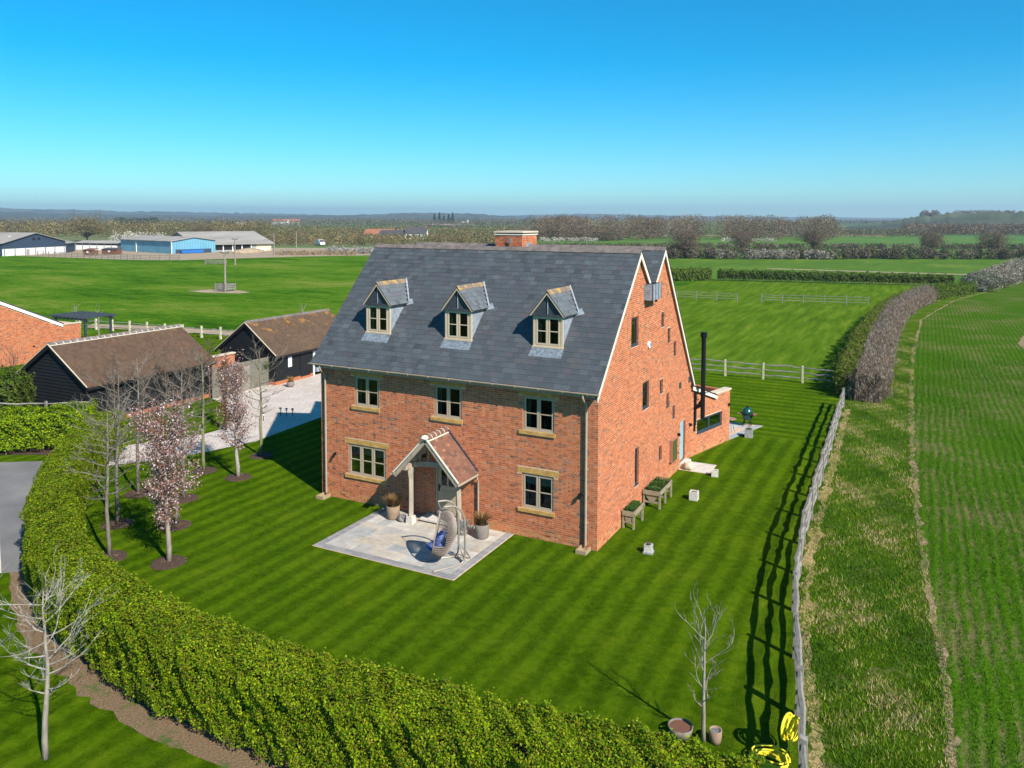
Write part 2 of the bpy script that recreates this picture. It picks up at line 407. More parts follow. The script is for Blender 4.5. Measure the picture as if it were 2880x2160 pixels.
def struct(name, mb, mat):
    o = obj(name, mb, mat); o['kind'] = 'structure'; return o
def stuff(o): o['kind'] = 'stuff'; return o
def npmesh(name, V, F, cols, mat, parent=None):
    """V (N,3), F (M,k) ints, cols (N,3)"""
    me = bpy.data.meshes.new(name); n = len(V); mF, k = F.shape
    me.vertices.add(n); me.vertices.foreach_set('co', np.ascontiguousarray(V, 'f').ravel())
    me.loops.add(mF*k); me.loops.foreach_set('vertex_index', np.ascontiguousarray(F, 'i').ravel())
    me.polygons.add(mF); me.polygons.foreach_set('loop_start', np.arange(0, mF*k, k, dtype='i')); me.polygons.foreach_set('loop_total', np.full(mF, k, 'i'))
    me.update(calc_edges=True)
    a = me.color_attributes.new('col', 'FLOAT_COLOR', 'POINT')
    a.data.foreach_set('color', np.concatenate([cols, np.ones((n, 1))], 1).astype('f').ravel())
    me.materials.append(MATS[mat])
    o = bpy.data.objects.new(name, me); C.objects.link(o)
    if parent: o.parent = parent
    return o
def leaves(P, size, pal, rng, aspect=.6, N=None, flat=0.0, up_=0):
    """leaf quads (diamond) at points P with random orientation; pal (k,3). returns V,F,cols"""
    n = len(P); a = rng.normal(size=(n, 3)); a /= np.linalg.norm(a, axis=1)[:, None]
    b = rng.normal(size=(n, 3)) if N is None else N+rng.normal(size=(n, 3))*.55
    if flat: b = b+np.array([0, 0, flat])
    a = np.cross(a, b); a /= np.linalg.norm(a, axis=1)[:, None]+1e-9
    if up_: a = a*.7+np.array([0, 0, up_]); a /= np.linalg.norm(a, axis=1)[:, None]
    c = np.cross(a, b); c /= np.linalg.norm(c, axis=1)[:, None]+1e-9
    s = (size*rng.uniform(.6, 1.3, n))[:, None] if np.isscalar(size) else (size*rng.uniform(.7, 1.2, n))[:, None]
    V = np.stack([P-a*s*.5, P-c*s*.5*aspect, P+a*s*.5, P+c*s*.5*aspect], 1).reshape(-1, 3)
    F = np.arange(4*n).reshape(n, 4)
    col = pal[rng.integers(0, len(pal), n)]*rng.uniform(.75, 1.25, (n, 1))
    return V, F, np.repeat(col, 4, 0)
def merge(L):
    Vs = []; Fs = []; Cs = []; b = 0
    for V, F, c in L: Vs.append(V); Fs.append(F+b); Cs.append(c); b += len(V)
    return np.concatenate(Vs), np.concatenate(Fs), np.concatenate(Cs)

# ------------------------------------------------------------------ ground
FENCE = [(8.15, -11.4), (7.74, -8.87), (7.33, -6.3), (6.91, -3.77), (6.53, -1.2), (6.32, 1.3), (6.12, 3.8), (6.05, 6.4), (5.97, 8.9), (5.9, 11.35), (5.83, 13.85), (5.77, 16.3), (5.69, 18.75), (5.62, 21.2), (5.56, 23.7), (5.50, 26.2)]
EDGE = [(11.6, -45), (10.5, -8), (10.3, -3), (10.0, 1.3), (9.65, 8), (9.36, 16), (9.05, 32), (8.95, 50), (9.45, 75), (13.3, 100), (25.6, 145), (60, 230)]
def sheet(name, pts, z, mat):
    return struct(name, MB().poly([(x, y, z) for x, y in pts]), mat)
def offset_path(P, d):
    out = []
    for i, p in enumerate(P):
        a = Vector(P[max(i-1, 0)]); b = Vector(P[min(i+1, len(P)-1)]); t = (b-a).normalized(); out.append((p[0]-t.y*d, p[1]+t.x*d))
    return out
def strip_sheet(name, path, w0, z, mat, seed, jit=.25):
    q = random.Random(seed); P = []
    for (x0, y0), (x1, y1) in zip(path[:-1], path[1:]):
        n = max(2, int(math.hypot(x1-x0, y1-y0)/(.3 if y1 < 40 else 1.5))); P += [(x0+(x1-x0)*i/n, y0+(y1-y0)*i/n) for i in range(n)]
    A = offset_path(P, w0); B = offset_path(P, -w0)
    A = [(x+q.gauss(0, w0*jit), y+q.gauss(0, w0*jit)) for x, y in A]; B = [(x+q.gauss(0, w0*jit), y+q.gauss(0, w0*jit)) for x, y in B]
    return sheet(name, A+B[::-1], z, mat)
def grid_sheet(name, x0, x1, y0, y1, z, mat):
    return sheet(name, [(x0, y0), (x1, y0), (x1, y1), (x0, y1)], z, mat)
grid_sheet('terrain', -9000, 9000, -3000, 9500, -.30, 'terrain')
sheet('meadow', [(-228, 113), (-300, -60), (-80, -60), (-62, -45), (-62, 28), (5, 32), (-27, 121), (-120, 175), (-150, 168), (-168, 140), (-176, 116)], -.05, 'meadow')
sheet('paddock', [(-27.0, 30.8), (5.2, 32.6), (6.6, 50), (7.1, 74), (9, 98), (13.8, 127), (-26, 121.5)], -.02, 'paddock')
sheet('arable_field', [(-60, 122), (-27, 122), (14.2, 127.6), (30, 172), (34, 250), (-90, 222)], -.08, 'arable')
sheet('hill_field', [(-70, 262), (-160, 285), (-230, 385), (-60, 520), (80, 560), (160, 300), (40, 275)], -.12, 'arable_olive')
sheet('crop_field', EDGE+[(120, 230), (300, 100), (300, -45)], -.012, 'crop')
sheet('verge', [(8.6, -45)]+FENCE+[(5.2, 33), (6.6, 50), (7.1, 74), (9, 98), (15.6, 116), (28, 172), (48, 235)]+EDGE[::-1], -.008, 'verge')
sheet('lawn', [(-62, -45), (8.6, -45)]+FENCE+[(5.2, 33), (-62, 28.5)], 0, 'lawn')
GR = [(-20.5, 10.6), (-20.2, 5.6), (-20.1, 4.4), (-20.45, 3.3), (-20.9, 1.8), (-22.0, -.2), (-23.4, -2), (-25.5, .6), (-24.0, 2.6), (-23.45, 4.2), (-23.4, 5.5), (-25, 7.6), (-27.6, 9.4), (-29.6, 10.2), (-29.6, 14.9), (-29.0, 15.0), (-29.0, 24), (-12.2, 24), (-12.2, 14.5), (-17, 12.8)]
strip_sheet('field_edge', [(10.75, -20)]+EDGE[1:], .10, -.003, 'straw_soil', 4, .55)
strip_sheet('tractor_track', [(33, 82), (24.4, 78), (20.5, 72.5), (18.6, 66), (17.6, 60), (18.2, 54), (24, 47)], .3, -.006, 'straw_soil', 9, .1)
strip_sheet('fence_foot', [(x+.28, y) for x, y in FENCE], .15, -.004, 'straw', 5, .5)
sheet('gravel_drive', GR, .006, 'gravel')
sheet('asphalt_drive', [(-27.9, -3.6), (-26.4, -2.6), (-24.2, -1.6), (-21.2, -5.4), (-18.2, -7.9), (-15.6, -9.9), (-20.0, -13.5), (-34, -14), (-40, -8)], .005, 'asphalt')
# bare soil along the outer foot of the near hedge and under the gate hedge
HEDGE = [(-25.3, .2), (-23.1, -2.6), (-20.3, -5.4), (-17.2, -7.9), (-14.1, -9.9), (-11.1, -11.3), (-8, -12.0), (-5, -12.42), (-2, -12.42), (1, -12.15), (4, -11.8), (7.6, -11.45)]
strip_sheet('soil_strip', offset_path(HEDGE, -.24), .95, .004, 'bare_bed', 6, .07)
sheet('field_track', [(-68, 29.0), (-62, 30.6), (-44, 33.6), (-36, 33.5), (-36, 31.2), (-46, 30.5), (-60, 28.2), (-66, 26.9)], .012, 'sand')
sheet('farm_yard', [(-262, 112), (-215, 113.4), (-176, 114), (-163, 120), (-150, 150), (-128, 178), (-170, 215), (-262, 160)], -.035, 'sand')
sheet('soil_patch', [(-90.5, 60.2), (-86, 59.5), (-80.5, 61.2), (-80, 63), (-84, 64.6), (-89, 63.5)], -.03, 'sand')
grid_sheet('bare_track', -22, 30, 160, 162.5, -.06, 'sand')
def far_hill(name, pts, h, seed, depth=500):
    """a long ridge: list of (x,y) crest points with heights, falling to both sides"""
    rng = np.random.default_rng(seed); mb = MB(); n = len(pts); V = []
    for i, (x, y) in enumerate(pts):
        d = Vector((x-9, y+25)).normalized()
        for k, (o, f) in enumerate(((-1, 0), (-.55, .45), (-.2, .9), (0, 1), (.6, .5), (1, 0))):
            V.append((x+d.x*o*depth, y+d.y*o*depth, max(-.4, h[i]*f*(1+.03*rng.normal()) if 0 < f else -.5)))
    F = [(i*6+k, (i+1)*6+k, (i+1)*6+k+1, i*6+k+1) for i in range(n-1) for k in range(5)]
    mb._add(V, F); o = struct(name, mb, 'hill'); o.data.polygons.foreach_set('use_smooth', [True]*len(F)); return o
def ray_ground(px, d):   # a ground point at bearing of image column px (0..2880) and distance d
    a = math.atan((px-1440)/2241.84); ang = YAW-a
    return (9.56-math.sin(ang)*d, -24.78+math.cos(ang)*d)
rnd = random.Random(3)
def ridge(name, xs, d, hs, seed, depth):
    pts = []; hh = []
    for i in range(len(xs)-1):
        for t in range(12):
            f = t/12; pts.append(ray_ground(xs[i]+(xs[i+1]-xs[i])*f, d)); hh.append((hs[i]+(hs[i+1]-hs[i])*f)*(1+.05*rnd.gauss(0, 1)))
    far_hill(name, pts, hh, seed, depth)
ridge('hill', [-500, 0, 250, 450, 620, 760, 950, 1200, 1500, 1900], 5200, [62, 58, 50, 42, 38, 34, 24, 20, 22, 10], 1, 900)
ridge('hill.001', [1300, 1500, 1640, 1800, 2100, 2600, 3400], 6500, [10, 36, 44, 34, 22, 14, 10], 2, 1200)
ridge('hill.002', [-400, 0, 200, 600, 1000, 1150, 1350, 1500], 3400, [34, 30, 22, 16, 20, 30, 26, 8], 4, 700)
ridge('hill.003', [2380, 2480, 2560, 2660, 2800, 3000, 3300], 1150, [0, 5, 13, 17.5, 19, 19, 17], 5, 260)
# ------------------------------------------------------------------ the brick house
CAMP = Vector((9.56, -24.78, 11.29))
house = thing('brick_house', 'large red brick house with steep slate roof and three dormers', 'house')
BR = [(.52, .165, .068), (.49, .145, .058), (.54, .18, .078), (.47, .135, .055), (.52, .17, .07), (.44, .125, .055), (.55, .215, .10), (.34, .125, .065), (.22, .11, .07), (.35, .165, .10)]
BW = [8, 7, 7, 6, 7, 4.5, 3, 2.2, 1.5, 1.5]
def brick_col(r, header=False):
    w = list(BW)
    if header: w[7] *= 2; w[8] *= 2.4; w[9] *= 2
    c = r.choices(BR, w)[0]; k = r.uniform(.85, 1.15); return tuple(x*k for x in c)
def intervals_sub(base, cuts):
    out = [base]
    for (a, b) in cuts:
        nxt = []
        for (p, q) in out:
            if b <= p or a >= q: nxt.append((p, q)); continue
            if a > p: nxt.append((p, a))
            if b < q: nxt.append((b, q))
        out = nxt
    return out
def bricklay(T, u0, u1, top, ztop, holes, seed, tint=None):
    """Flemish bond; yields (ua,ub,za,zb,col)"""
    r = random.Random(seed); res = []; H = .075; L = .225; S = .1125; z = 0; k = 0
    while z+.065 < ztop:
        za, zb = z+.0065, z+.0685
        us = np.arange(u0, u1+.001, .02); ok = np.array([top(u) >= zb for u in us]); segs = []; i = 0
        while i < len(us):
            if ok[i]:
                j = i
                while j+1 < len(us) and ok[j+1]: j += 1
                if us[j]-us[i] > .05: segs.append((us[i], us[j]))
                i = j+1
            else: i += 1
        cuts = [(h[0], h[1]) for h in holes if h[2] < zb-.01 and h[3] > za+.01]
        segs = [s for sg in segs for s in intervals_sub(sg, cuts)]
        u = u0-(0 if k % 2 == 0 else .169)-.3375*2; hd = False
        while u < u1:
            wd = S if hd else L
            for (a, b) in segs:
                p, q = max(u+.0065, a+.002), min(u+wd-.0065, b-.002)
                if q-p > .03:
                    c = brick_col(r, hd)
                    if tint: c = tint(p, za, c, r)
                    res.append((p, q, za, zb, c))
            u += wd; hd = not hd
        z += H; k += 1
    return res
def brick_mesh(res, T, dep=.03):
    mb = MB(); r = random.Random(1)
    for (a, b, za, zb, c) in res:
        n = r.uniform(.0, .003); mb.box(a, b, -dep, n, za, zb, T, c)
    return mb
def jambs(holes, T, seed, dep=.12):
    r = random.Random(seed); mb = MB()
    for (a, b, z0, z1) in [h[:4] for h in holes]:
        z = math.floor(z0/.075)*.075
        while z < z1-.02:
            za, zb = max(z+.005, z0), min(z+.07, z1)
            if zb-za > .01:
                for (p, q) in ((a-.03, a+.004), (b-.004, b+.03)): mb.box(p, q, -dep, -.032, za, zb, T, brick_col(r))
            z += .075
        mb.box(a-.02, b+.02, -dep, -.032, z1, z1+.03, T, (.25, .1, .06)); mb.box(a-.02, b+.02, -dep, -.032, z0-.03, z0, T, (.25, .1, .06))
    return mb
def wall(T, outline, holes, name='wall'):
    mb = MB(); mb.poly([T(u, -.003, z) for u, z in outline], [[T(a, -.003, c), T(b, -.003, c), T(b, -.003, d), T(a, -.003, d)] for a, b, c, d in [h[:4] for h in holes]])
    return obj(name, mb, 'mortar', house)
TF = lambda u, n, z: (u, -n, z)
TS = lambda u, n, z: (n, u, z)
EA = .2548; EB = Vector((.0, 12.03))
ex, ey = math.sin(EA), math.cos(EA)
TE = lambda u, n, z: (EB.x+ex*u+ey*n, EB.y+ey*u-ex*n, z)

WF = [(-10.26, -9.07, 3.86, 5.06), (-6.53, -5.34, 3.86, 5.08), (-2.83, -1.62, 3.83, 5.06), (-10.60, -8.78, 1.07, 2.31), (-2.86, -1.63, 1.04, 2.30), (-6.50, -5.48, .17, 2.32)]
WS = [(3.30, 4.15, 6.48, 7.58), (7.10, 7.52, 6.79, 7.40), (8.04, 8.45, 6.01, 6.62), (8.97, 9.39, 5.31, 5.92), (4.72, 5.57, 3.80, 4.89), (7.01, 7.43, 4.01, 4.60), (7.98, 8.39, 3.21, 3.83), (8.93, 9.33, 2.51, 3.12), (3.89, 4.37, 1.03, 2.53), (6.99, 7.40, 1.21, 1.80), (10.19, 11.10, .22, 2.06)]
WE = [(.60, 3.14, .98, 1.67)]
RIDGE = 10.05; ES = (10.05-5.46)/(4.03+.34)
def gtop(y):
    if y < 4.03: z = 5.46+(y+.34)*ES
    elif y < 5.6: z = 10.05-(y-4.03)*1.0
    elif y < 7.19: z = 8.48+(y-5.6)*.987
    else: z = 10.05-(y-7.19)*(10.05-3.40)/(12.35-7.19)
    return z-.2
LINT_F = [(a-.18, b+.18, d, d+.205) for (a, b, c, d) in WF[:5]]
fw_ = wall(TF, [(-11.96, 0), (0, 0), (0, 5.55), (-11.96, 5.55)], WF)
def stain(p, z, c, r):
    if z < .3 and r.random() < .6: return (c[0]*.6+.22, c[1]*.6+.13, c[2]*.6+.045)
    return c
resF = bricklay(TF, -11.96, 0, lambda u: 5.6, 5.5, WF+LINT_F+[(a-.14, b+.05, c-.13, c) for (a, b, c, d) in WF[:5]], 11, stain)
# the bricks that show largest stay single objects, the rest is one joined mesh
def psize(t):
    P = Vector(TF((t[0]+t[1])/2, 0, (t[2]+t[3])/2)); d = (P-CAMP).length; return (t[1]-t[0])*((CAMP-P).normalized().y*-1)/d
big = set(sorted(range(len(resF)), key=lambda i: -psize(resF[i]))[:300])
stuff(obj('brickwork', brick_mesh([t for i, t in enumerate(resF) if i not in big], TF), 'brick', fw_))
bc = {}
for i in sorted(big):
    a, b, za, zb, c = resF[i]; wq = round(b-a, 3); key = (wq, rnd.randrange(9))
    if key not in bc: bc[key] = MB().box(-wq/2, wq/2, 0, .03, 0, .065, None, c).mesh('brick'); bc[key].materials.append(MATS['brick'])
    o = bpy.data.objects.new('brick', bc[key]); C.objects.link(o); o.parent = fw_; o.location = ((a+b)/2, -rnd.uniform(.0, .003), za)
for k, h_ in enumerate(WF): stuff(obj('reveal', jambs([h_], TF, 5+k), 'brick', fw_))
sw_ = wall(TS, [(0, 0), (12.1, 0), (12.1, gtop(12.1)), (7.19, gtop(7.19)), (5.6, gtop(5.6)), (4.03, gtop(4.03)), (0, gtop(0))], WS)
resS = bricklay(TS, .032, 12.1, gtop, 10, WS, 12, stain)
stuff(obj('brickwork', brick_mesh(resS, TS), 'brick', sw_)); 
for k, h_ in enumerate(WS): stuff(obj('reveal', jambs([h_], TS, 20+k), 'brick', sw_))
xw = wall(TE, [(0, 0), (3.95, 0), (3.95, 2.6), (2.36, 2.6), (2.36, 2.5), (.0, 3.38)], WE)
def etop(u): return 2.6 if u > 2.36 else 3.4-u*.37
resE = bricklay(TE, 0, 3.95, etop, 3.4, WE, 13, stain)
stuff(obj('brickwork', brick_mesh(resE, TE), 'brick', xw)); stuff(obj('reveal', jambs(WE, TE, 7), 'brick', xw))
# unseen walls: left gable, rear, parapet return
mb = MB(); mb.prism([(-11.96, 0, 0), (-11.96, 12.1, 0), (-11.96, 12.1, gtop(12.1)), (-11.96, 7.19, gtop(7.19)), (-11.96, 5.6, gtop(5.6)), (-11.96, 4.03, gtop(4.03)), (-11.96, .02, gtop(0))], (.2, 0, 0), (.36, .12, .06))
mb.box(-11.96, -.05, 12.0, 12.1, 0, 3.3, None, (.36, .12, .06)); obj('wall', mb, 'brick', house)
mb = MB(); mb.box(3.64, 3.95, -2.6, -.032, 0, 2.6, TE, (.38, .13, .06)); mb.box(0, 3.64, -2.6, -2.4, 0, 2.5, TE, (.38, .13, .06)); obj('wall', mb, 'brick', house)
obj('coping', MB().box(2.36, 4.02, -.34, .05, 2.61, 2.69, TE), 'stone_wall_pale', house)
# bricked base course stains are in the brick colours; red vents near the ground
for T, us in ((TF, [-10.95, -8.0, -4.55, -1.95, -.65]), (TS, [.55, 1.75, 12.0]), (TE, [.35, 1.3, 2.9])):
    for u in us: obj('air_brick', MB().box(u, u+.215, -.01, .006, .155, .215, T), 'vent_red', house)

# ---- windows
def window(T, u0, u1, z0, z1, nl, mat='frame_paint', bar=True, curtain=(), blind=0, par=house, d0=-.10, fwid=.055, deep=.9, name='window'):
    f = MB()
    f.box(u0, u0+fwid, d0, d0+.06, z0, z1, T).box(u1-fwid, u1, d0, d0+.06, z0, z1, T).box(u0+fwid, u1-fwid, d0, d0+.06, z1-fwid, z1, T).box(u0+fwid, u1-fwid, d0, d0+.075, z0, z0+fwid, T)
    wd = (u1-u0-2*fwid)/nl
    for i in range(1, nl): f.box(u0+fwid+i*wd-.02, u0+fwid+i*wd+.02, d0, d0+.06, z0+fwid, z1-fwid, T)
    w_ = obj(name, f, mat, par)
    for i in range(nl):
        a = u0+fwid+i*wd+(.02 if i else 0); b = u0+fwid+(i+1)*wd-(.02 if i < nl-1 else 0); c, d = z0+fwid, z1-fwid; s = .05
        g = MB(); g.box(a, a+s, d0+.01, d0+.068, c, d, T).box(b-s, b, d0+.01, d0+.068, c, d, T).box(a+s, b-s, d0+.01, d0+.068, d-s, d, T).box(a+s, b-s, d0+.01, d0+.068, c, c+s, T)
        if bar: zz = (c+d)/2; g.box(a+s, b-s, d0+.025, d0+.066, zz-.015, zz+.015, T)
        obj('casement', g, mat, w_)
        obj('pane', MB().box(a+s, b-s, d0+.03, d0+.036, c+s, d-s, T), 'glass', w_)
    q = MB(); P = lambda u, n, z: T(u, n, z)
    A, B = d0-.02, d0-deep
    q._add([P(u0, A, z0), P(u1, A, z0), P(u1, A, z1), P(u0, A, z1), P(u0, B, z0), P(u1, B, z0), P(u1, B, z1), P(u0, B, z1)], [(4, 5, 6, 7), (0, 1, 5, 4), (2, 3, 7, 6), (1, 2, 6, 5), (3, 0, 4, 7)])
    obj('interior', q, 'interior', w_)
    for (a, b) in curtain:
        cm = MB(); n = 6
        for i in range(n):
            p = a+(b-a)*i/n; e = a+(b-a)*(i+1)/n; cm.box(p, e, d0-.09-(.03 if i % 2 else 0), d0-.08-(.03 if i % 2 else 0), z0+.03, z1-.02, T)
        obj('curtain', cm, 'curtain', w_)
    if blind: obj('blind', MB().box(u0+fwid, u1-fwid, d0-.07, d0-.06, z1-blind, z1-.02, T), 'blind', w_)
    return w_
for i, (a, b, c, d) in enumerate(WF[:5]):
    window(TF, a, b, c, d, 3 if i == 3 else 2, curtain=[(a+.06, a+.2)], blind=(0, 0, 0, .42, .42)[i])
    obj('sill', MB().box(a-.14, b+.05, -.06, .055, c-.13, c-.005, TF), 'ironstone', house)
    obj('lintel', MB().box(a-.175, b+.175, -.05, .004, d+.004, d+.2, TF), 'ironstone', house)
    obj('window_board', MB().box(a+.01, b-.01, -.06, -.002, c-.003, c+.03, TF), 'frame_paint', house)
for i, (a, b, c, d) in enumerate(WS[:10]):
    window(TS, a, b, c, d, 1, 'aluminium', False, curtain=[(a+.05, a+.2)] if i in (0, 4) else (), d0=-.125, fwid=.03, deep=.7)
    obj('sill', MB().box(a, b, -.11, .004, c-.005, c+.025, TS), 'aluminium', house)
window(TE, .60, 3.14, .98, 1.67, 2, 'aluminium', False, d0=-.125, fwid=.05, deep=.9)
obj('sill', MB().box(.60, 3.14, -.11, .02, .96, 1.0, TE), 'aluminium', house)
# side door
f = MB().box(10.19, 10.25, -.13, -.06, .22, 2.06, TS).box(11.04, 11.10, -.13, -.06, .22, 2.06, TS).box(10.25, 11.04, -.13, -.06, 2.0, 2.06, TS)
dr = obj('door', f, 'aluminium', house); obj('leaf', MB().box(10.25, 11.04, -.12, -.08, .24, 2.0, TS), 'door_blue', dr); obj('handle', MB().box(10.32, 10.36, -.08, -.03, 1.05, 1.2, TS), 'steel', dr)
obj('threshold', MB().box(10.15, 11.14, -.12, .28, .02, .20, TS), 'white_stone', house)
# front door
f = MB().box(-6.50, -6.43, -.12, -.03, .17, 2.32, TF).box(-5.55, -5.48, -.12, -.03, .17, 2.32, TF).box(-6.43, -5.55, -.12, -.03, 2.25, 2.32, TF)
dr = obj('door', f, 'frame_paint', house)
lf = MB(); lf.box(-6.43, -5.55, -.11, -.07, .2, 1.28, TF); lf.box(-6.43, -6.27, -.11, -.07, 1.28, 2.25, TF); lf.box(-5.71, -5.55, -.11, -.07, 1.28, 2.25, TF); lf.box(-6.03, -5.95, -.11, -.07, 1.28, 2.25, TF); lf.box(-6.27, -5.71, -.11, -.07, 2.12, 2.25, TF)
for (a, b) in ((-6.27, -6.03), (-5.95, -5.71)): lf.box(a, b, -.11, -.07, 1.86, 1.92, TF)
for i in range(9): u = -6.27+i*.063; lf.box(u, u+.055, -.075, -.062, .35, 1.1, TF)
obj('leaf', lf, 'door_olive', dr)
for (a, b) in ((-6.27, -6.03), (-5.95, -5.71)):
    for (c, d) in ((1.28, 1.86), (1.92, 2.12)): obj('pane', MB().box(a, b, -.1, -.09, c, d, TF), 'glass', dr)
obj('handle', MB().box(-6.39, -6.34, -.07, -.05, 1.05, 1.3, TF).box(-6.38, -6.27, -.05, -.03, 1.2, 1.225, TF), 'black_metal', dr)
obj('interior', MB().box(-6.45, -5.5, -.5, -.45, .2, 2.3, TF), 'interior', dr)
# meter cupboard, vents, lamps, alarm on the gable
mbx = obj('meter_box', MB().box(8.50, 9.16, 0, .16, .72, 1.68, TS), 'copper_top', house)
obj('door', MB().box(8.52, 9.14, .16, .18, .74, 1.66, TS), 'grill_green', mbx).data.materials[0] = plain('meter_olive', (.07, .085, .02), .6, .1)
for (a, c) in ((9.92, 3.69), (11.5, 3.67)): obj('vent', MB().box(a, a+.29, 0, .03, c, c+.25, TS), 'aluminium', house)
def lamp(T, u, z):
    mb = MB().box(u-.05, u+.05, 0, .02, z-.06, z+.06, T); l = obj('wall_lamp', mb, 'black_metal', house)
    obj('shade', MB().box(u-.045, u+.045, .02, .12, z-.05, z+.07, T, None, .008), 'black_metal', l)
lamp(TS, 9.82, 1.63); lamp(TS, 11.78, 1.62); lamp(TE, 3.78, 1.87); lamp(TF, -7.02, 1.95)
for u, z in ((-11.26, 1.80), (-.62, 1.87)):
    l = obj('spotlight', MB().box(u-.04, u+.04, 0, .03, z-.05, z+.05, TF), 'black_metal', house)
    obj('shade', MB().tube([TF(u, .03, z), TF(u, .09, z-.01), TF(u-.02, .12, z-.14)], [.035, .05, .05], 8), 'black_metal', l)
al = obj('alarm_box', MB().tube([TS(5.4, 0, 6.3), TS(5.4, .06, 6.3)], .14, 14), 'alarm_white', house); obj('badge', MB().tube([TS(5.43, .061, 6.3), TS(5.43, .07, 6.3)], .07, 12), 'alarm_blue', al)
obj('tap', MB().tube([TS(9.7, 0, .85), TS(9.7, .08, .85), TS(9.7, .08, .79)], .014, 6).tube([TS(9.55, .01, .95), TS(9.55, .01, .6)], .012, 6), 'black_metal', house)
tag(obj('bottle', MB().lathe([(.05, 0), (.065, .04), (.06, .14), (.022, .22), (.022, .3), (.035, .33)], (-2.05, .19, 3.93), 12), 'bottle_green'), 'green glass bottle standing inside the upper window nearest the corner', 'bottle')

# ---- roof
SL = [(.074, .083, .089), (.078, .088, .094), (.070, .078, .084), (.075, .078, .086), (.083, .093, .098), (.064, .070, .076), (.080, .077, .081), (.092, .102, .106), (.057, .062, .068)]
def slate_grid(P0, U, V, length, run, skip=None, gauge=.222, wd=.305, seed=1):
    """returns list of 4x4 frames + width + colour"""
    r = random.Random(seed); out = []; n = int(run/gauge)+1
    for k in range(n):
        s = k*gauge; u = -(wd/2 if k % 2 else 0)
        L = min(.42, run-s+.0)
        if L < .06: continue
        while u < length:
            a, b = max(u, 0), min(u+wd, length)
            if b-a > .04:
                c = P0+U*((a+b)/2)+V*s
                if not (skip and skip(c+V*.1)):
                    q = r.choices(SL, [6, 6, 6, 5, 3, 3, 1.6, 1.3, 1.2])[0]; kk = r.uniform(.88, 1.12); out.append((c, b-a-.005, L, tuple(x*kk for x in q), r.uniform(-.003, .003)))
            u += wd
    return out
def slate_box(mb, c, U, V, N, wd, L, col, j, org=None):
    th = .008; P = []
    for (dz) in (0, th):
        for (uu, vv, lift) in ((-wd/2, j, .017), (wd/2, j, .017), (wd/2, L, .001), (-wd/2, L, .001)): P.append(c+U*uu+V*vv+N*(lift+dz))
    mb.hexa(P, col)
DORM = [-9.68, -5.96, -2.24]; DY = .80
def roof_z(y): return 5.46+(y+.34)*ES
def in_dormer(p):
    return any(abs(p.x-x) < .54 and DY+.05 < p.y < 1.9 for x in DORM)
X0, X1 = -12.2, .14
deck = MB()
def slab(ya, za, yb, zb):
    deck.prism([(X0+.01, ya, za-.012), (X1-.02, ya, za-.012), (X1-.02, yb, zb-.012), (X0+.01, yb, zb-.012)], (0, 0, -.06))
slab(-.34, 5.46, 4.03, 10.05); slab(4.03, 10.05, 5.6, 8.48); slab(5.6, 8.48, 7.19, 10.05); slab(7.19, 10.05, 12.35, 3.40)
roof = obj('roof', deck, 'slate_deck', house)
U = Vector((1, 0, 0)); smb = MB(); singles = []
def lay(ya, za, yb, zb, main=False, seed=1):
    V = Vector((0, yb-ya, zb-za)); run = V.length; V.normalize(); N = U.cross(V)
    N = N if N.z > 0 else -N
    g = slate_grid(Vector((X0, ya, za)), U, V, X1-X0, run, in_dormer if main else None, seed=seed)
    if main:
        g.sort(key=lambda t: (t[0]-CAMP).length*(1 if t[1] > .25 else 3)); near = g[:300]; g = g[300:]
        cache = {}
        for (c, wd, L, col, j) in near:
            key = (round(wd, 3), round(L, 2), rnd.randrange(12))
            if key not in cache:
                b = MB(); slate_box(b, Vector((0, 0, 0)), Vector((1, 0, 0)), Vector((0, 1, 0)), Vector((0, 0, 1)), wd, L, col, 0); cache[key] = b.mesh('slate'); cache[key].materials.append(MATS['slate'])
            o = bpy.data.objects.new('slate', cache[key]); C.objects.link(o); o.parent = roof
            M = Matrix((U, V, N)).transposed().to_4x4(); M.translation = c+V*j; o.matrix_local = M
    for (c, wd, L, col, j) in g: slate_box(smb, c, U, V, N, wd, L, col, j)
lay(-.34, 5.46, 4.03, 10.05, True, 1); lay(5.6, 8.48, 7.19, 10.05, False, 2); lay(5.6, 8.48, 4.03, 10.05, False, 3); lay(12.35, 3.40, 7.19, 10.05, False, 4)
stuff(obj('slating', smb, 'slate', roof))
def ridge_tile(par, a, b, drop=.105, half=.15, mat='ridge_tile', lift=.03, side=None):
    a = Vector(a); b = Vector(b); d = (b-a).normalized(); s = d.cross(Vector((0, 0, 1))).normalized(); t = .022
    P = []
    for q in (a, b):
        for (o, z) in ((-half, -drop), (0, lift), (half, -drop), (half, -drop+t), (0, lift+t*1.4), (-half, -drop+t)): P.append(q+s*o+Vector((0, 0, z)))
    mb = MB(); mb._add(P, [(0, 1, 7, 6), (1, 2, 8, 7), (3, 4, 10, 9), (4, 5, 11, 10), (5, 0, 6, 11), (2, 3, 9, 8), (0, 5, 4, 1), (1, 4, 3, 2), (6, 7, 10, 11), (7, 8, 9, 10)])
    return obj('ridge_tile', mb, mat, par)
for y in (4.03, 7.19):
    x = X0
    while x < X1-.05:
        e = min(x+.45, X1); ridge_tile(roof, (x+.006, y, 10.05+rnd.uniform(-.006, .006)), (e-.006, y, 10.05+rnd.uniform(-.006, .006))); x = e
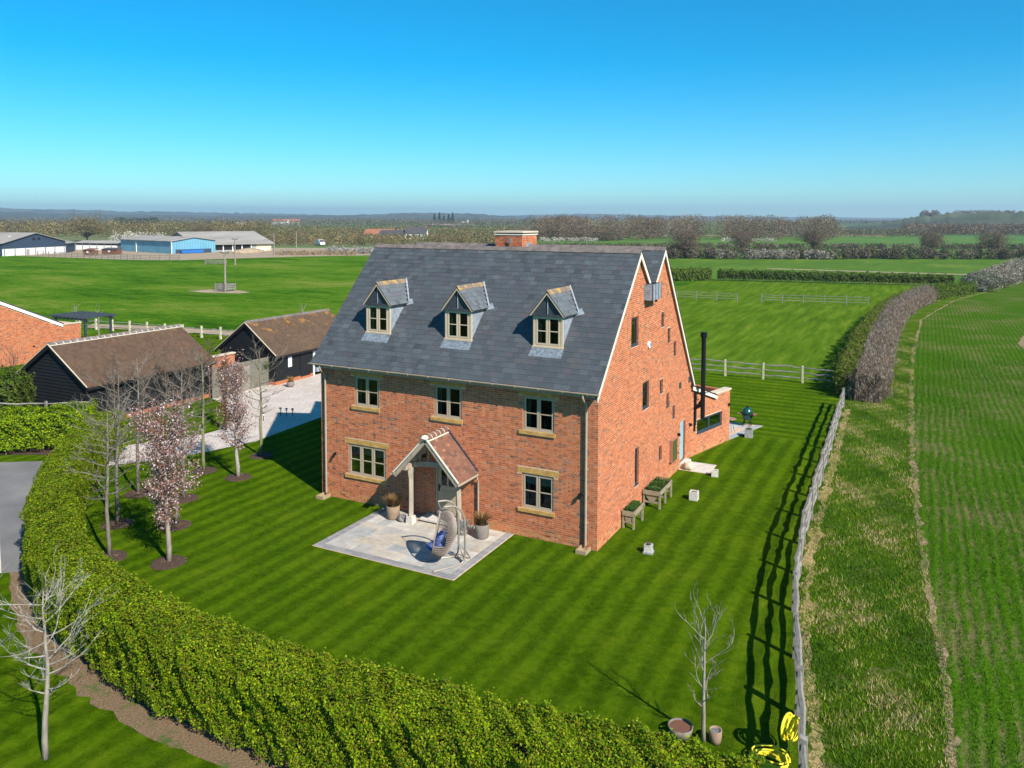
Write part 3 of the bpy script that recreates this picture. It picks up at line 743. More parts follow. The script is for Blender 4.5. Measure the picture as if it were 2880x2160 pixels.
# barge boards, soffit, gutters
for (ya, za, yb, zb) in ((-.36, 5.44, 4.03, 10.03), (4.03, 10.03, 5.25, 8.82), (5.72, 8.60, 7.19, 10.03), (7.19, 10.03, 12.33, 3.42)):
    d = Vector((0, yb-ya, zb-za)).normalized(); n = Vector((0, -d.z, d.y)); n = n if n.z > 0 else -n
    A, B = Vector((0, ya, za)), Vector((0, yb, zb)); dn = Vector((0, 0, -.22))
    mb = MB(); mb.prism([A+Vector((.095, 0, -.03)), B+Vector((.095, 0, -.03)), B+Vector((.095, 0, -.03))+dn, A+Vector((.095, 0, -.03))+dn], (.03, 0, 0)); obj('barge_board', mb, 'cream_board', house)
    mb = MB(); mb.prism([A+Vector((-.02, 0, -.21)), B+Vector((-.02, 0, -.21)), B+Vector((.094, 0, -.21)), A+Vector((.094, 0, -.21))], (0, 0, -.02)); obj('soffit', mb, 'soffit', house)
def half_round(par, a, b, r=.065, mat='gutter'):
    a = Vector(a); b = Vector(b); d = (b-a).normalized(); s = d.cross(Vector((0, 0, 1))); mb = MB(); V = []; n = 8
    for q in (a, b):
        for rr in (r, r-.012):
            for i in range(n+1):
                t = math.pi*i/n; V.append(q+s*(-rr*math.cos(t))+Vector((0, 0, -rr*math.sin(t))))
    m_ = n+1; F = []
    for i in range(n): F += [(i, i+1, 2*m_+i+1, 2*m_+i), (m_+i+1, m_+i, 3*m_+i, 3*m_+i+1)]
    F += [(0, 2*m_, 3*m_, m_), (n, m_+n, 3*m_+n, 2*m_+n)]+[(i, m_+i, m_+i+1, i+1) for i in range(n)]+[(2*m_+i, 2*m_+i+1, 3*m_+i+1, 3*m_+i) for i in range(n)]
    mb._add(V, F); return obj('gutter', mb, mat, par)
g_ = half_round(house, (-12.26, -.40, 5.46), (.16, -.40, 5.46))
x = -11.9
while x < .1: obj('bracket', MB().tube([(x-.02, -.475, 5.46), (x-.02, -.46, 5.41), (x-.02, -.40, 5.385), (x-.02, -.33, 5.41)], .014, 5), 'gutter', g_); x += .9
obj('fascia', MB().box(-12.0, .02, -.33, -.30, 5.30, 5.44), 'gutter', house)
obj('soffit', MB().box(-11.96, .0, -.30, -.01, 5.34, 5.36), 'soffit', house)
for x in (-11.68, -.40):
    p = obj('downpipe', MB().tube([(x, -.40, 5.40), (x, -.40, 5.28), (x, -.34, 5.2), (x, -.12, 5.02), (x, -.075, 4.9), (x, -.075, .16)], .042, 10), 'gutter', house)
    for z in (4.88, 2.75, .9): obj('collar', MB().tube([(x, -.075, z), (x, -.075, z+.07)], .052, 10).box(x-.075, x+.075, -.05, 0, z+.02, z+.05), 'gutter', p)
    gl = obj('gully', MB().box(x-.19, x-.13, -.5, -.04, .002, .13).box(x+.13, x+.19, -.5, -.04, .002, .13).box(x-.13, x+.13, -.5, -.44, .002, .13).box(x-.13, x+.13, -.44, -.04, .001, .03), 'brick', house)
    gl.data.color_attributes['col'].data.foreach_set('color', [v for _ in gl.data.vertices for v in (.36, .27, .16, 1)])
# hopper in the valley
hp = obj('rain_hopper', MB().box(.0, .36, 4.72, 5.78, 8.12, 8.74), 'lead_bright', house)
for y in (4.72, 5.07, 5.43, 5.78): obj('seam', MB().box(.355, .375, y-.012, y+.012, 8.13, 8.74), 'lead', hp)
obj('lining', MB().box(.03, .33, 4.75, 5.75, 8.742, 8.75), 'liner', hp); obj('spout', MB().tube([(.2, 5.68, 8.14), (.2, 5.68, 7.98)], .05, 8), 'lead', hp)
# chimney behind the ridge
ch = obj('chimney', MB().box(-7.50, -6.16, 6.55, 8.0, 9.0, 10.52, None, (.36, .12, .06)), 'mortar', house)
TCf = lambda u, n, z: (u, 6.55-n, z); TCs = lambda u, n, z: (-6.16+n, u, z)
b1 = bricklay(TCf, -7.50, -6.16, lambda u: 1.32, 1.30, [], 21); b2 = bricklay(TCs, 6.56, 8.0, lambda u: 1.32, 1.30, [], 22)
mb = MB()
for res, T in ((b1, TCf), (b2, TCs)):
    for (a, b, za, zb, c) in res: mb.box(a, b, -.02, .008, za+9.2, zb+9.2, T, c)
stuff(obj('brickwork', mb, 'brick', ch))
obj('cap', MB().box(-7.54, -6.12, 6.51, 8.04, 10.52, 10.565), 'cream_board', ch); obj('cap', MB().box(-7.48, -6.18, 6.57, 7.98, 10.565, 10.62), 'liner', ch); obj('cap', MB().box(-7.56, -6.10, 6.49, 8.06, 10.62, 10.69), 'stone_wall_pale', ch)
obj('aerial', MB().tube([(-6.78, 6.48, 9.9), (-6.78, 6.45, 10.42)], .016, 6).tube([(-6.9, 6.45, 10.3), (-6.62, 6.43, 10.33)], .012, 6).box(-6.74, -6.60, 6.40, 6.44, 10.16, 10.36), 'steel', ch)
obj('flashing', MB().box(-6.15, -6.14, 6.9, 7.4, 10.0, 10.18), 'lead_bright', ch)

# ---- dormers
for xc in DORM:
    T = lambda u, n, z, xc=xc: (xc+u, DY-n, z)
    zb, zt = roof_z(DY)+.06, 7.80
    yb = -.34+(zt-5.46)/ES
    dm = obj('dormer', MB().box(-.61, .61, -.05, .07, zb-.06, zb, T), 'dormer_paint', house)
    for s in (-1, 1):
        obj('cheek', MB().prism([(xc+s*.52, DY+.02, roof_z(DY)-.05), (xc+s*.52, yb+.1, zt+.05), (xc+s*.52, DY+.02, zt+.05)], (s*.04, 0, 0)), 'lead_bright', dm)
        obj('corner_post', MB().box(s*.545-.035, s*.545+.035, -.05, .02, zb-.03, zt, T), 'dormer_paint', dm)
    f = MB(); a, b, c, d = -.51, .51, zb, zt; f.box(a, a+.05, -.04, .01, c, d, T).box(b-.05, b, -.04, .01, c, d, T).box(a+.05, b-.05, -.04, .01, d-.05, d, T).box(a+.05, b-.05, -.04, .01, c, c+.05, T).box(-.02, .02, -.04, .01, c+.05, d-.05, T)
    obj('frame', f, 'dormer_paint', dm)
    for (p, q) in ((-.46, -.02), (.02, .46)):
        cs = MB(); s = .055; c2, d2 = c+.05, d-.05; cs.box(p, p+s, -.03, .022, c2, d2, T).box(q-s, q, -.03, .022, c2, d2, T).box(p+s, q-s, -.03, .022, d2-s, d2, T).box(p+s, q-s, -.03, .022, c2, c2+s, T).box(p+s, q-s, -.02, .02, (c2+d2)/2-.015, (c2+d2)/2+.015, T)
        obj('casement', cs, 'dormer_paint', dm); obj('pane', MB().box(p+s, q-s, -.012, -.006, c2+s, d2-s, T), 'glass', dm)
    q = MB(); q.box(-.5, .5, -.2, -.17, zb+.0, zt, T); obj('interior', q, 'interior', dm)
    obj('curtain', MB().box(-.44, -.36, -.12, -.1, zb+.05, zt-.05, T).box(-.36, -.31, -.13, -.11, zb+.05, zt-.3, T), 'curtain', dm)
    # lead gable with roll
    obj('gable', MB().prism([T(-.6, .03, zt+.06), T(.6, .03, zt+.06), T(0, .03, 8.60)], (0, .06, 0)), 'lead', dm)
    obj('roll', MB().tube([T(0, .045, zt+.08), T(0, .045, 8.55)], .018, 6), 'lead_bright', dm)
    obj('eaves_board', MB().box(-.66, .66, -.02, .10, zt+.0, zt+.07, T), 'lead', dm)
    for s in (-1, 1):
        obj('barge_board', MB().prism([T(s*.70, .09, 7.80), T(0, .09, 8.66), T(0, .09, 8.58), T(s*.63, .09, 7.80)], (0, -.03, 0)), 'dormer_paint', dm)
        ye, yr = -.34+(7.83-5.46)/ES, -.34+(8.68-5.46)/ES
        dk = MB(); y0 = DY-.12; eP = Vector((xc+s*.69, y0, 7.82)); rP = Vector((xc, y0, 8.67)); eB = Vector((xc+s*.69, ye, 7.82)); rB = Vector((xc, yr, 8.67))
        dk.prism([eP, rP, rB, eB], (0, 0, -.025)); obj('deck', dk, 'slate_deck', dm)
        Vv = (rP-eP); run = Vv.length; Vv.normalize(); Uu = Vector((0, 1, 0)); Nn = Uu.cross(Vv); Nn = Nn if Nn.z > 0 else -Nn
        sm = MB(); r_ = random.Random(int(xc*10)+s)
        k = 0
        while k*.2 < run-.05:
            s0 = k*.2; ln = (ye-y0)+(yr-ye)*(s0/run)-.03; u = -(.1 if k % 2 else 0)
            while u < ln:
                p, e = max(u, 0), min(u+.22, ln)
                if e-p > .03:
                    q_ = r_.choices(SL, [3, 4, 2, 3, 5, 1, 3, 6, 1])[0]; slate_box(sm, eP+Uu*((p+e)/2)+Vv*s0, Uu, Vv, Nn, e-p-.005, min(.3, run-s0), tuple(min(1, x*1.55) for x in q_), 0)
                u += .22
            k += 1
        stuff(obj('slating', sm, 'slate', dm))
        vb = Vector((xc+s*.70, ye, 7.84)); vt = Vector((xc, yr, 8.72)); o2 = Vector((s*.13, .02, .0))
        obj('flashing', MB().prism([vb+Vector((0, -.03, .02)), vt+Vector((0, -.03, .0)), vt+Vector((0, .09, .06)), vb+Vector((s*.0, .09, .08))], (0, 0, .015)), 'lead_bright', dm)
        obj('flashing', MB().prism([vb+Vector((0, .09, .08)), vt+Vector((0, .09, .06)), vt+Vector((0, .12, .08)), vb+Vector((0, .13, .10))], (0, 0, .03)), 'liner', dm)
        fy = ye-.02; obj('flashing', MB().prism([(xc+s*.62, fy-.10, roof_z(fy-.10)+.03), (xc+s*.95, fy-.02, roof_z(fy-.02)+.03), (xc+s*.78, fy+.14, roof_z(fy+.14)+.03), (xc+s*.66, fy+.1, roof_z(fy+.1)+.03)], (0, 0, .012)), 'lead_bright', dm)
    n = 4; y0 = DY-.13
    for i in range(n):
        a = y0+(yr-y0)*i/n; b = y0+(yr-y0)*(i+1)/n; ridge_tile(dm, (xc, a+.004, 8.68), (xc, b-.004, 8.68), .11, .11, 'dormer_ridge_tile')
    ya = DY-.30; obj('apron', MB().prism([(xc-.62, DY-.02, roof_z(DY)+.03), (xc+.62, DY-.02, roof_z(DY)+.03), (xc+.64, ya, roof_z(ya)+.03), (xc-.64, ya, roof_z(ya)+.03)], (0, 0, .008)), 'lead_apron', dm)

# ---- lean-to roof over the extension, pipes and flue
mb = MB(); mb.prism([TE(-.1, .12, 3.50), TE(2.42, .12, 2.62), TE(2.42, -2.6, 2.62), TE(-.1, -2.6, 3.50)], (0, 0, -.07)); obj('lean_to_roof', mb, 'slate_deck', house)
mb = MB(); mb.prism([TE(0, .09, 3.42), TE(2.40, .09, 2.58), TE(2.40, .09, 2.40), TE(0, .09, 3.22)], tuple(Vector(TE(0, .12, 0))-Vector(TE(0, .09, 0)))); obj('barge_board', mb, 'cream_board', house)
mb = MB(); mb.prism([TE(0, .0, 3.26), TE(2.38, .0, 2.44), TE(2.38, .09, 2.44), TE(0, .09, 3.26)], (0, 0, -.02)); obj('soffit', mb, 'soffit', house)
obj('downpipe', MB().tube([TE(.28, .12, 3.3), TE(.28, .06, 3.1), TE(.28, .06, 1.2)], .035, 8), 'black_metal', house)
FX = TE(.36, .42, 0)
fl = obj('flue', MB().tube([(FX[0], FX[1], 1.86), (FX[0], FX[1], 5.72)], .105, 16), 'black_metal', house, False)
obj('cowl', MB().lathe([(.13, 5.70), (.155, 5.72), (.155, 5.94), (.13, 5.96)], (FX[0], FX[1], 0), 16), 'black_metal', fl)
obj('collar', MB().lathe([(.105, 3.02), (.125, 3.03), (.125, 3.12), (.105, 3.13)], (FX[0], FX[1], 0), 16), 'black_metal', fl)
obj('elbow', MB().tube([(FX[0], FX[1], 2.75), TE(.34, .24, 2.45), TE(.33, .0, 2.3)], .10, 12), 'black_metal', fl)
obj('bracket', MB().bar(TE(.16, 0, 3.0), TE(.20, .42, 3.08), .03, .03).bar(TE(.60, 0, 3.0), TE(.52, .42, 3.08), .03, .03).bar(TE(.1, .52, 3.08), TE(.65, .52, 3.08), .03, .03), 'black_metal', fl)
# ------------------------------------------------------------------ porch
px, pz, ph, pw = -6.02, 3.46, 2.02, 1.36     # ridge x, ridge z, eave z, half width
YF, YB = -1.42, -.005
pm = MB(); pm.prism([(px-pw, YF+.04, ph-.03), (px, YF+.04, pz-.03), (px, YB, pz-.03), (px-pw, YB, ph-.03)], (0, 0, -.04)); pm.prism([(px+pw, YF+.04, ph-.03), (px, YF+.04, pz-.03), (px, YB, pz-.03), (px+pw, YB, ph-.03)], (0, 0, -.04))
porch = obj('porch', pm, 'oak', house)
tc = {}
for s in (-1, 1):
    e = Vector((px+s*(pw+.03), YF, ph-.03)); Vv = Vector((px, YF, pz))-e; run = Vv.length; Vv.normalize(); Uu = Vector((0, 1, 0)); Nn = Uu.cross(Vv); Nn = Nn if Nn.z > 0 else -Nn
    k = 0; lm = MB(); r_ = random.Random(4)
    while k*.115 < run-.05:
        u = -(.082 if k % 2 else 0)
        while u < YB-YF:
            a, b = max(u, 0), min(u+.165, YB-YF)
            if b-a > .03:
                c = r_.choices([(.21, .10, .065), (.185, .09, .06), (.235, .115, .075), (.15, .08, .06), (.34, .15, .09)], [5, 5, 4, 3, .6])[0]
                if s == 1:
                    key = (round(b-a, 3), c, round(min(.2, run-k*.115), 2))
                    if key not in tc:
                        q = MB(); slate_box(q, Vector((0, 0, 0)), Vector((1, 0, 0)), Vector((0, 1, 0)), Vector((0, 0, 1)), b-a-.004, key[2], c, 0); tc[key] = q.mesh('tile'); tc[key].materials.append(MATS['brick'])
                    o = bpy.data.objects.new('tile', tc[key]); C.objects.link(o); o.parent = porch
                    M = Matrix((Uu, Vv, Nn)).transposed().to_4x4(); M.translation = e+Uu*((a+b)/2)+Vv*(k*.115); o.matrix_local = M
                else: slate_box(lm, e+Uu*((a+b)/2)+Vv*(k*.115), Uu, Vv, Nn, b-a-.004, min(.2, run-k*.115), c, 0)
            u += .165
        k += 1
    if s == -1: stuff(obj('tiling', lm, 'brick', porch))
    # mortar fillet under ridge, verge board, rafters, gutter, downpipe
    obj('mortar_fillet', MB().bar((px+s*.13, YF, pz-.10), (px+s*.13, YB, pz-.10), .05, .035), 'cream_board', porch)
    obj('rafter', MB().bar((px+s*(pw-.02), YF+.06, ph-.12), (px, YF+.06, pz-.12), .09, .13, (0, 0, 1)), 'oak', porch)
    obj('verge', MB().bar((px+s*(pw+.03), YF+.01, ph-.0), (px, YF+.01, pz+.02), .04, .05, (0, 0, 1)), 'cream_board', porch)
    obj('rafter', MB().bar((px+s*(pw-.10), -.80, ph-.09), (px, -.80, pz-.14), .10, .15, (0, 0, 1)), 'oak', porch)
    obj('wall_plate', MB().box(px+s*.98-.08, px+s*.98+.08, YF+.12, YB, 2.12, 2.28), 'oak', porch)
    g = half_round(porch, (px+s*(pw+.07), YF-.02, ph-.04), (px+s*(pw+.07), YB, ph-.04), .055)
    g.name = 'gutter'
    dx = px+s*(pw+.06); obj('downpipe', MB().tube([(dx, -.14, ph-.08), (dx, -.14, ph-.2), (dx, -.07, ph-.3), (dx, -.07, .1)], .034, 8), 'gutter', porch)
    obj('flashing', MB().bar((px+s*(pw-.0), -.02, ph+.02), (px, -.02, pz+.05), .04, .13, (0, 0, 1)), 'lead', porch)
    for i in range(13):
        t = i/13; p = Vector((px+s*pw*(1-t), -.014, ph+(pz-ph)*t+.14)); obj('flashing_step', MB().prism([p+Vector((0, 0, -.10)), p+Vector((-s*.10, 0, -.02)), p+Vector((-s*.10, 0, .05)), p+Vector((0, 0, .03))], (0, -.01, 0)), 'lead', porch)
for i in range(5):
    a = YF+.02+i*(YB-YF-.04)/5; b = YF+.02+(i+1)*(YB-YF-.04)/5
    mb = MB(); n = 8; V = []
    for y in (a+.006, b-.006):
        for j in range(n+1):
            t = math.pi*j/n; V.append((px+.13*math.cos(t), y, pz-.05+.13*math.sin(t)))
        for j in range(n+1):
            t = math.pi*j/n; V.append((px+.11*math.cos(t), y, pz-.05+.11*math.sin(t)))
    q = n+1; F = [(j, j+1, 2*q+j+1, 2*q+j) for j in range(n)]+[(j, q+j, q+j+1, j+1) for j in range(n)]+[(2*q+j, 2*q+j+1, 3*q+j+1, 3*q+j) for j in range(n)]
    mb._add(V, F); obj('ridge_tile', mb, 'tile_porch', porch)
    obj('joint', MB().tube([(px+.135*math.cos(t*math.pi/8), b, pz-.05+.135*math.sin(t*math.pi/8)) for t in range(9)], .010, 5), 'cream_board', porch)
obj('ridge_cap', MB().lathe([(.02, -.02), (.12, -.01), (.14, .03), (.10, .10), (.02, .13)], (px, YF-.0, pz-.02), 10), 'cream_board', porch)
for s, y in ((-1, -.88), (1, -.72)):
    x = px+s*.98
    obj('post', MB().tube([(x, y, .30), (x+.01, y, 1.0), (x-.01*s, y-.01, 1.7), (x+s*.0, y-.03, 1.95), (x, y-.02, 2.14)], [.115, .105, .11, .135, .15], 4), 'oak', porch)
    obj('pad_stone', MB().box(x-.14, x+.14, y-.14, y+.14, .02, .30, None, None, .02), 'white_stone', porch)
    obj('brace', MB().tube([(x, y+.02, 1.65), (x, y+.2, 1.95), (x, y+.45, 2.12)], [.06, .07, .06], 4), 'oak', porch)
# cambered tie beam and struts
bm_ = MB(); n = 10; y = -.80
for i in range(n):
    t0, t1 = i/n, (i+1)/n; f = lambda t: 2.08+.16*math.sin(math.pi*t)
    xa, xb = px-1.02+2.04*t0, px-1.02+2.04*t1
    bm_.hexa([(xa, y-.07, f(t0)), (xb, y-.07, f(t1)), (xb, y+.07, f(t1)), (xa, y+.07, f(t0)), (xa, y-.07, f(t0)+.2), (xb, y-.07, f(t1)+.2), (xb, y+.07, f(t1)+.2), (xa, y+.07, f(t0)+.2)])
obj('tie_beam', bm_, 'oak', porch)
for u in (-.62, -.24, .12, .5, .76):
    zt = pz-.2-abs(u)*(pz-ph)/pw; obj('strut', MB().bar((px+u, y, 2.3), (px+u*.96, y, zt), .09, .06, (0, 1, 0)), 'oak', porch)
obj('doorstep', MB().box(-6.80, -5.28, -.62, -.012, .09, .155), 'white_stone', porch); obj('step_base', MB().box(-6.76, -5.32, -.56, -.012, .021, .09, None, (.34, .13, .07)), 'brick', porch)

# ------------------------------------------------------------------ patio
pat = struct('patio', MB().box(-8.86, -3.16, -4.12, -.012, -.05, .012), 'mortar')
PC = [(.47, .425, .36), (.43, .40, .355), (.49, .43, .35), (.37, .365, .34), (.53, .49, .43), (.45, .38, .29), (.33, .33, .315)]
r_ = random.Random(8); y = -3.80; rows = [.6, .45, .75, .45, .6, .45, .48]
for h in rows:
    x = -8.54
    while x < -3.50:
        w_ = min(r_.choice([.45, .6, .75, .9, .9, 1.05]), -3.48-x)
        if -3.48-(x+w_) < .25: w_ = -3.48-x
        c = r_.choices(PC, [5, 5, 4, 3, 3, 2, 1.5])[0]; k = r_.uniform(.92, 1.08)
        obj('paving_slab', MB().box(x+.006, x+w_-.006, y+.006, min(y+h, -.02)-.006, .0, .022+r_.uniform(-.002, .002), None, tuple(v*k for v in c), .003), 'paving', pat)
        x += w_
    y += h
SC = [(.28, .27, .265), (.24, .235, .235), (.31, .30, .285), (.26, .25, .245)]
stc = {}
def sett(x0, x1, y0, y1):
    c = r_.choice(SC); key = (round(x1-x0, 2), round(y1-y0, 2), c)
    if key not in stc: w2, h2 = (x1-x0)/2-.004, (y1-y0)/2-.004; stc[key] = MB().box(-w2, w2, -h2, h2, 0, .026, None, c, .004).mesh('sett'); stc[key].materials.append(MATS['paving'])
    o = bpy.data.objects.new('sett', stc[key]); C.objects.link(o); o.parent = pat; o.location = ((x0+x1)/2, (y0+y1)/2, r_.uniform(-.002, .002))
for k in range(2):
    x = -8.84+.15*k*0
    while x < -3.2: sett(x, min(x+.4, -3.18), -4.10+.145*k, -3.955+.145*k); x += .4
    for xx in (-8.84+.145*k, -3.18-.145*(k+1)):
        yy = -3.81
        while yy < -.1: sett(xx, xx+.145, yy, min(yy+.4, -.02)); yy += .4

def grasses(P, root, n, h, spread, pal, seed, name='foliage', mat='grass_blade', wd=.012):
    """arching strap leaves from a point"""
    rng = np.random.default_rng(seed); V = []; F = []; cols = []
    for i in range(n):
        a = rng.uniform(0, 6.283); r = abs(rng.normal(0, .3)); hh = h*rng.uniform(.6, 1.1); o = np.array([math.cos(a), math.sin(a), 0]); s = np.array([-o[1], o[0], 0])*wd*rng.uniform(.6, 1.3)
        base = np.array(P)+o*rng.uniform(0, spread*.35); q = spread*rng.uniform(.3, 1.1); c = pal[rng.integers(len(pal))]*rng.uniform(.7, 1.25); b = len(V)
        for t in (0, .5, 1): p = base+o*q*t*t+np.array([0, 0, hh*(t-.28*t*t*(q/spread))]); ww = s*(1-.75*t); V += [p-ww, p+ww]; cols += [c, c]
        F += [(b, b+1, b+3, b+2), (b+2, b+3, b+5, b+4)]
    return npmesh(name, np.array(V), np.array(F), np.array(cols), mat, root)
TAWNY = np.array([(.30, .16, .06), (.22, .13, .05), (.36, .22, .09), (.15, .15, .04), (.26, .11, .05)])
def tall_pot(x, y, lab, mat, seed, h=.50, r=.25):
    t = thing('planter_pot', lab, 'plant pot', (x, y, .022), 0)
    p = obj('pot', MB().lathe([(r*.86, 0), (r*.97, .04), (r, h*.5), (r*1.02, h), (r*.92, h), (r*.90, h-.06)], n=24), mat, t, True)
    obj('soil', MB().lathe([(.001, h-.07), (r*.9, h-.07), (r*.9, h-.06), (.001, h-.05)], n=16), 'soil', t)
    grasses((0, 0, h-.06), t, 420, .5, .36, TAWNY, seed)
tall_pot(-7.86, -.80, 'tall buff pot of tawny grass left of the porch', 'pot_clay', 1)
tall_pot(-4.02, -.82, 'tall grey pot of tawny grass right of the porch', 'pot_grey', 2)
def rock(name, lab, cat, x, y, z, r, mat, seed, sq=.8):
    me = bpy.data.meshes.new(name); bm = bmesh.new(); bmesh.ops.create_icosphere(bm, subdivisions=3, radius=r); rr = np.random.default_rng(seed)
    k = rr.normal(size=(5, 3))
    for v in bm.verts:
        n = v.co.normalized(); f = 1+.16*sum(math.sin(3.2*n.dot(Vector(q))+i) for i, q in enumerate(k))/2.5; v.co = n*r*f; v.co.z = max(v.co.z*sq+r*sq*.8, 0)
    bm.to_mesh(me); bm.free(); o = obj(name, me, mat); o.location = (x, y, z); return tag(o, lab, cat)
rock('flint_boulder', 'dark knobbly flint boulder beside the buff pot', 'boulder', -7.40, -.86, .02, .17, 'flint', 3)
rock('sandstone_boulder', 'pale round stone on the side door slab', 'boulder', .42, 10.12, .02, .24, 'stone_wall_pale', 5)
t = thing('lavender_tub', 'low tub of silvery foliage between porch post and grey pot', 'plant pot', (-4.78, -.88, .022))
obj('tub', MB().lathe([(.14, 0), (.19, .05), (.20, .2), (.17, .2)], n=18), 'pot_grey', t, True)
rng = np.random.default_rng(5); P = rng.normal(size=(1500, 3))*np.array([.14, .14, .09])+np.array([0, 0, .34]); V, F, cc = leaves(P, .05, np.array([(.34, .36, .36), (.26, .29, .27), (.45, .46, .47)]), rng, .35); npmesh('foliage', V, F, cc, 'leaf', t)

# ---- hanging egg chair
t = thing('egg_chair', 'hanging wicker egg chair with blue cushion on curved steel stand', 'chair', (-3.95, -3.2, .022))
O = Vector((-3.95, -3.2, .022)); d = Vector((-.6, -.8, 0)); l = Vector((-.8, .6, 0))
ends = []
for i, b in enumerate((Vector((-3.48, -2.98, 0)), Vector((-3.92, -2.65, 0)))):
    b = b-Vector((O.x, O.y, 0)); sp = (-l if i == 0 else l)*.12
    pts = [b+d*1.12+sp*1.5+Vector((0, 0, .03)), b+d*.5+sp+Vector((0, 0, .03)), b+d*.12+sp*.4+Vector((0, 0, .03)), b-d*.02+Vector((0, 0, .12)), b-d*.05+Vector((0, 0, .4)), b-d*.05+Vector((0, 0, 1.3)), b+d*.0+Vector((0, 0, 1.62)), b+d*.14+Vector((0, 0, 1.86)), b+d*.36+Vector((0, 0, 1.99)), b+d*.68+Vector((0, 0, 2.0))]
    # smooth
    for _ in range(2):
        q = [pts[0]]
        for j in range(len(pts)-1): q += [pts[j]*.75+pts[j+1]*.25, pts[j]*.25+pts[j+1]*.75]
        pts = q+[pts[-1]]
    ends.append(pts[-1]); obj('stand_arm', MB().tube(pts, .034, 8), 'steel', t, True)
P1, P2 = Vector((-3.48, -2.98, 0))-Vector((O.x, O.y, 0)), Vector((-3.92, -2.65, 0))-Vector((O.x, O.y, 0))
obj('stand_brace', MB().tube([P1+Vector((0, 0, .05)), P2+Vector((0, 0, .05))], .02, 8).tube([P1-d*.04+Vector((0, 0, .5)), (P1+P2)/2-d*.35+Vector((0, 0, .03))], .02, 8).tube([P2-d*.04+Vector((0, 0, .5)), (P1+P2)/2-d*.35+Vector((0, 0, .03))], .02, 8).tube([P1-d*.04+Vector((0, 0, .12)), P2-d*.04+Vector((0, 0, .42))], .016, 8), 'steel', t)
mid = (ends[0]+ends[1])/2; top = Vector((mid.x, mid.y, 1.84))
obj('chain', MB().tube([ends[0], top], .012, 6).tube([ends[1], top], .012, 6), 'steel', t)
fa = math.atan2(-.43, -.9); fx, fy = Vector((math.cos(fa), math.sin(fa), 0)), Vector((-math.sin(fa), math.cos(fa), 0)); cz = 1.05
def egg(th, ph, k=1.0):    # th from back pole, ph around
    x = -math.cos(th)*.50*k; rr = math.sin(th); yv = rr*math.cos(ph)*.50*k; z = rr*math.sin(ph)*.78*k
    tilt = .18; x2 = x*math.cos(tilt)-z*math.sin(tilt); z2 = x*math.sin(tilt)+z*math.cos(tilt)
    return Vector((mid.x, mid.y, cz))+fx*x2+fy*yv+Vector((0, 0, z2))
for nm, mt, k, th_ in (('basket', 'wicker', 1.0, .022), ('basket_lining', 'wicker_dark', .95, .026)):
    V = []; F = []; nt_, npn = 20, 50
    for i in range(nt_):
        for j in range(npn): V.append(egg(.08+(1.86-.08)*i/(nt_-1), 2*math.pi*j/npn, k))
    for i in range(nt_-1):
        for j in range(npn):
            c_ = egg(.08+(1.86-.08)*(i+.5)/(nt_-1), 2*math.pi*(j+.5)/npn, 1)
            if i > 10 and abs(abs((2*math.pi*(j+.5)/npn+math.pi) % (2*math.pi)-math.pi)-0) < .32 or (i > 10 and abs((2*math.pi*(j+.5)/npn)-math.pi) < .32): continue
            a = i*npn+j; b = i*npn+(j+1) % npn; F += [(a, b, b+npn), (a, b+npn, a+npn)]
    mb = MB(); mb._add(V, F); o = obj(nm, mb, mt, t); wf = o.modifiers.new('weave', 'WIREFRAME'); wf.thickness = th_; wf.use_even_offset = False
obj('rim', MB().tube([egg(1.86, 2*math.pi*j/40) for j in range(40)], .022, 7, closed=True), 'wicker', t)
cm = bpy.data.meshes.new('cushion'); bm = bmesh.new(); bmesh.ops.create_uvsphere(bm, u_segments=20, v_segments=12, radius=1)
for v in bm.verts: p = v.co.copy(); w_ = Vector((mid.x, mid.y, .60))+fx*(.10+p.x*.38)+fy*p.y*.38+Vector((0, 0, p.z*.14+.05*(1-p.x))); v.co = w_
bm.to_mesh(cm); bm.free(); obj('cushion', cm, 'cushion_blue', t, True)
cm = bpy.data.meshes.new('cushion'); bm = bmesh.new(); bmesh.ops.create_uvsphere(bm, u_segments=20, v_segments=12, radius=1)
for v in bm.verts: p = v.co.copy(); w_ = Vector((mid.x, mid.y, .92))+fx*(.02+p.x*.15-.2*p.z)+fy*p.y*.36+Vector((0, 0, p.z*.3)); v.co = w_
bm.to_mesh(cm); bm.free(); obj('cushion', cm, 'cushion_blue', t, True)

# ------------------------------------------------------------------ side garden
sp = struct('side_path', MB().box(.01, 1.40, 9.95, 11.38, -.05, .012), 'mortar')
for (a, b, c, d_) in ((.02, .68, 9.97, 10.66), (.68, 1.39, 9.97, 10.5), (.02, .82, 10.66, 11.36), (.82, 1.39, 10.5, 11.36)): obj('paving_slab', MB().box(a, b-.008, c, d_-.008, 0, .022, None, (.56, .51, .44), .003), 'paving', sp)
tr = struct('terrace', MB().prism([(-6, 15.95, -.05), (1.0, 15.95, -.05), (2.02, 19.45, -.05), (-6, 19.95, -.05)], (0, 0, .06)), 'mortar')
r_ = random.Random(2)
for j in range(4):
    for i in range(9):
        x0 = -5.9+i*.84; y0 = 16.05+j*.78
        xm = 1.0+(y0+.39-15.95)*.29
        if x0+.8 < xm-.02 and y0 > 15.9: obj('paving_slab', MB().box(x0, x0+.825, y0, y0+.765, 0, .022, None, r_.choice([(.52, .46, .36), (.48, .45, .40), (.56, .50, .40)]), .003), 'paving', tr)
for j in range(5):
    y0 = 15.98+j*.7; xm = .98+(y0-15.95)*.29; xn = .98+(y0+.7-15.95)*.29
    obj('sett', MB().prism([(xm-.34, y0, 0), (xm+.02, y0, 0), (xn+.02, y0+.69, 0), (xn-.34, y0+.69, 0)], (0, 0, .026), (.36, .36, .37)), 'paving', tr)
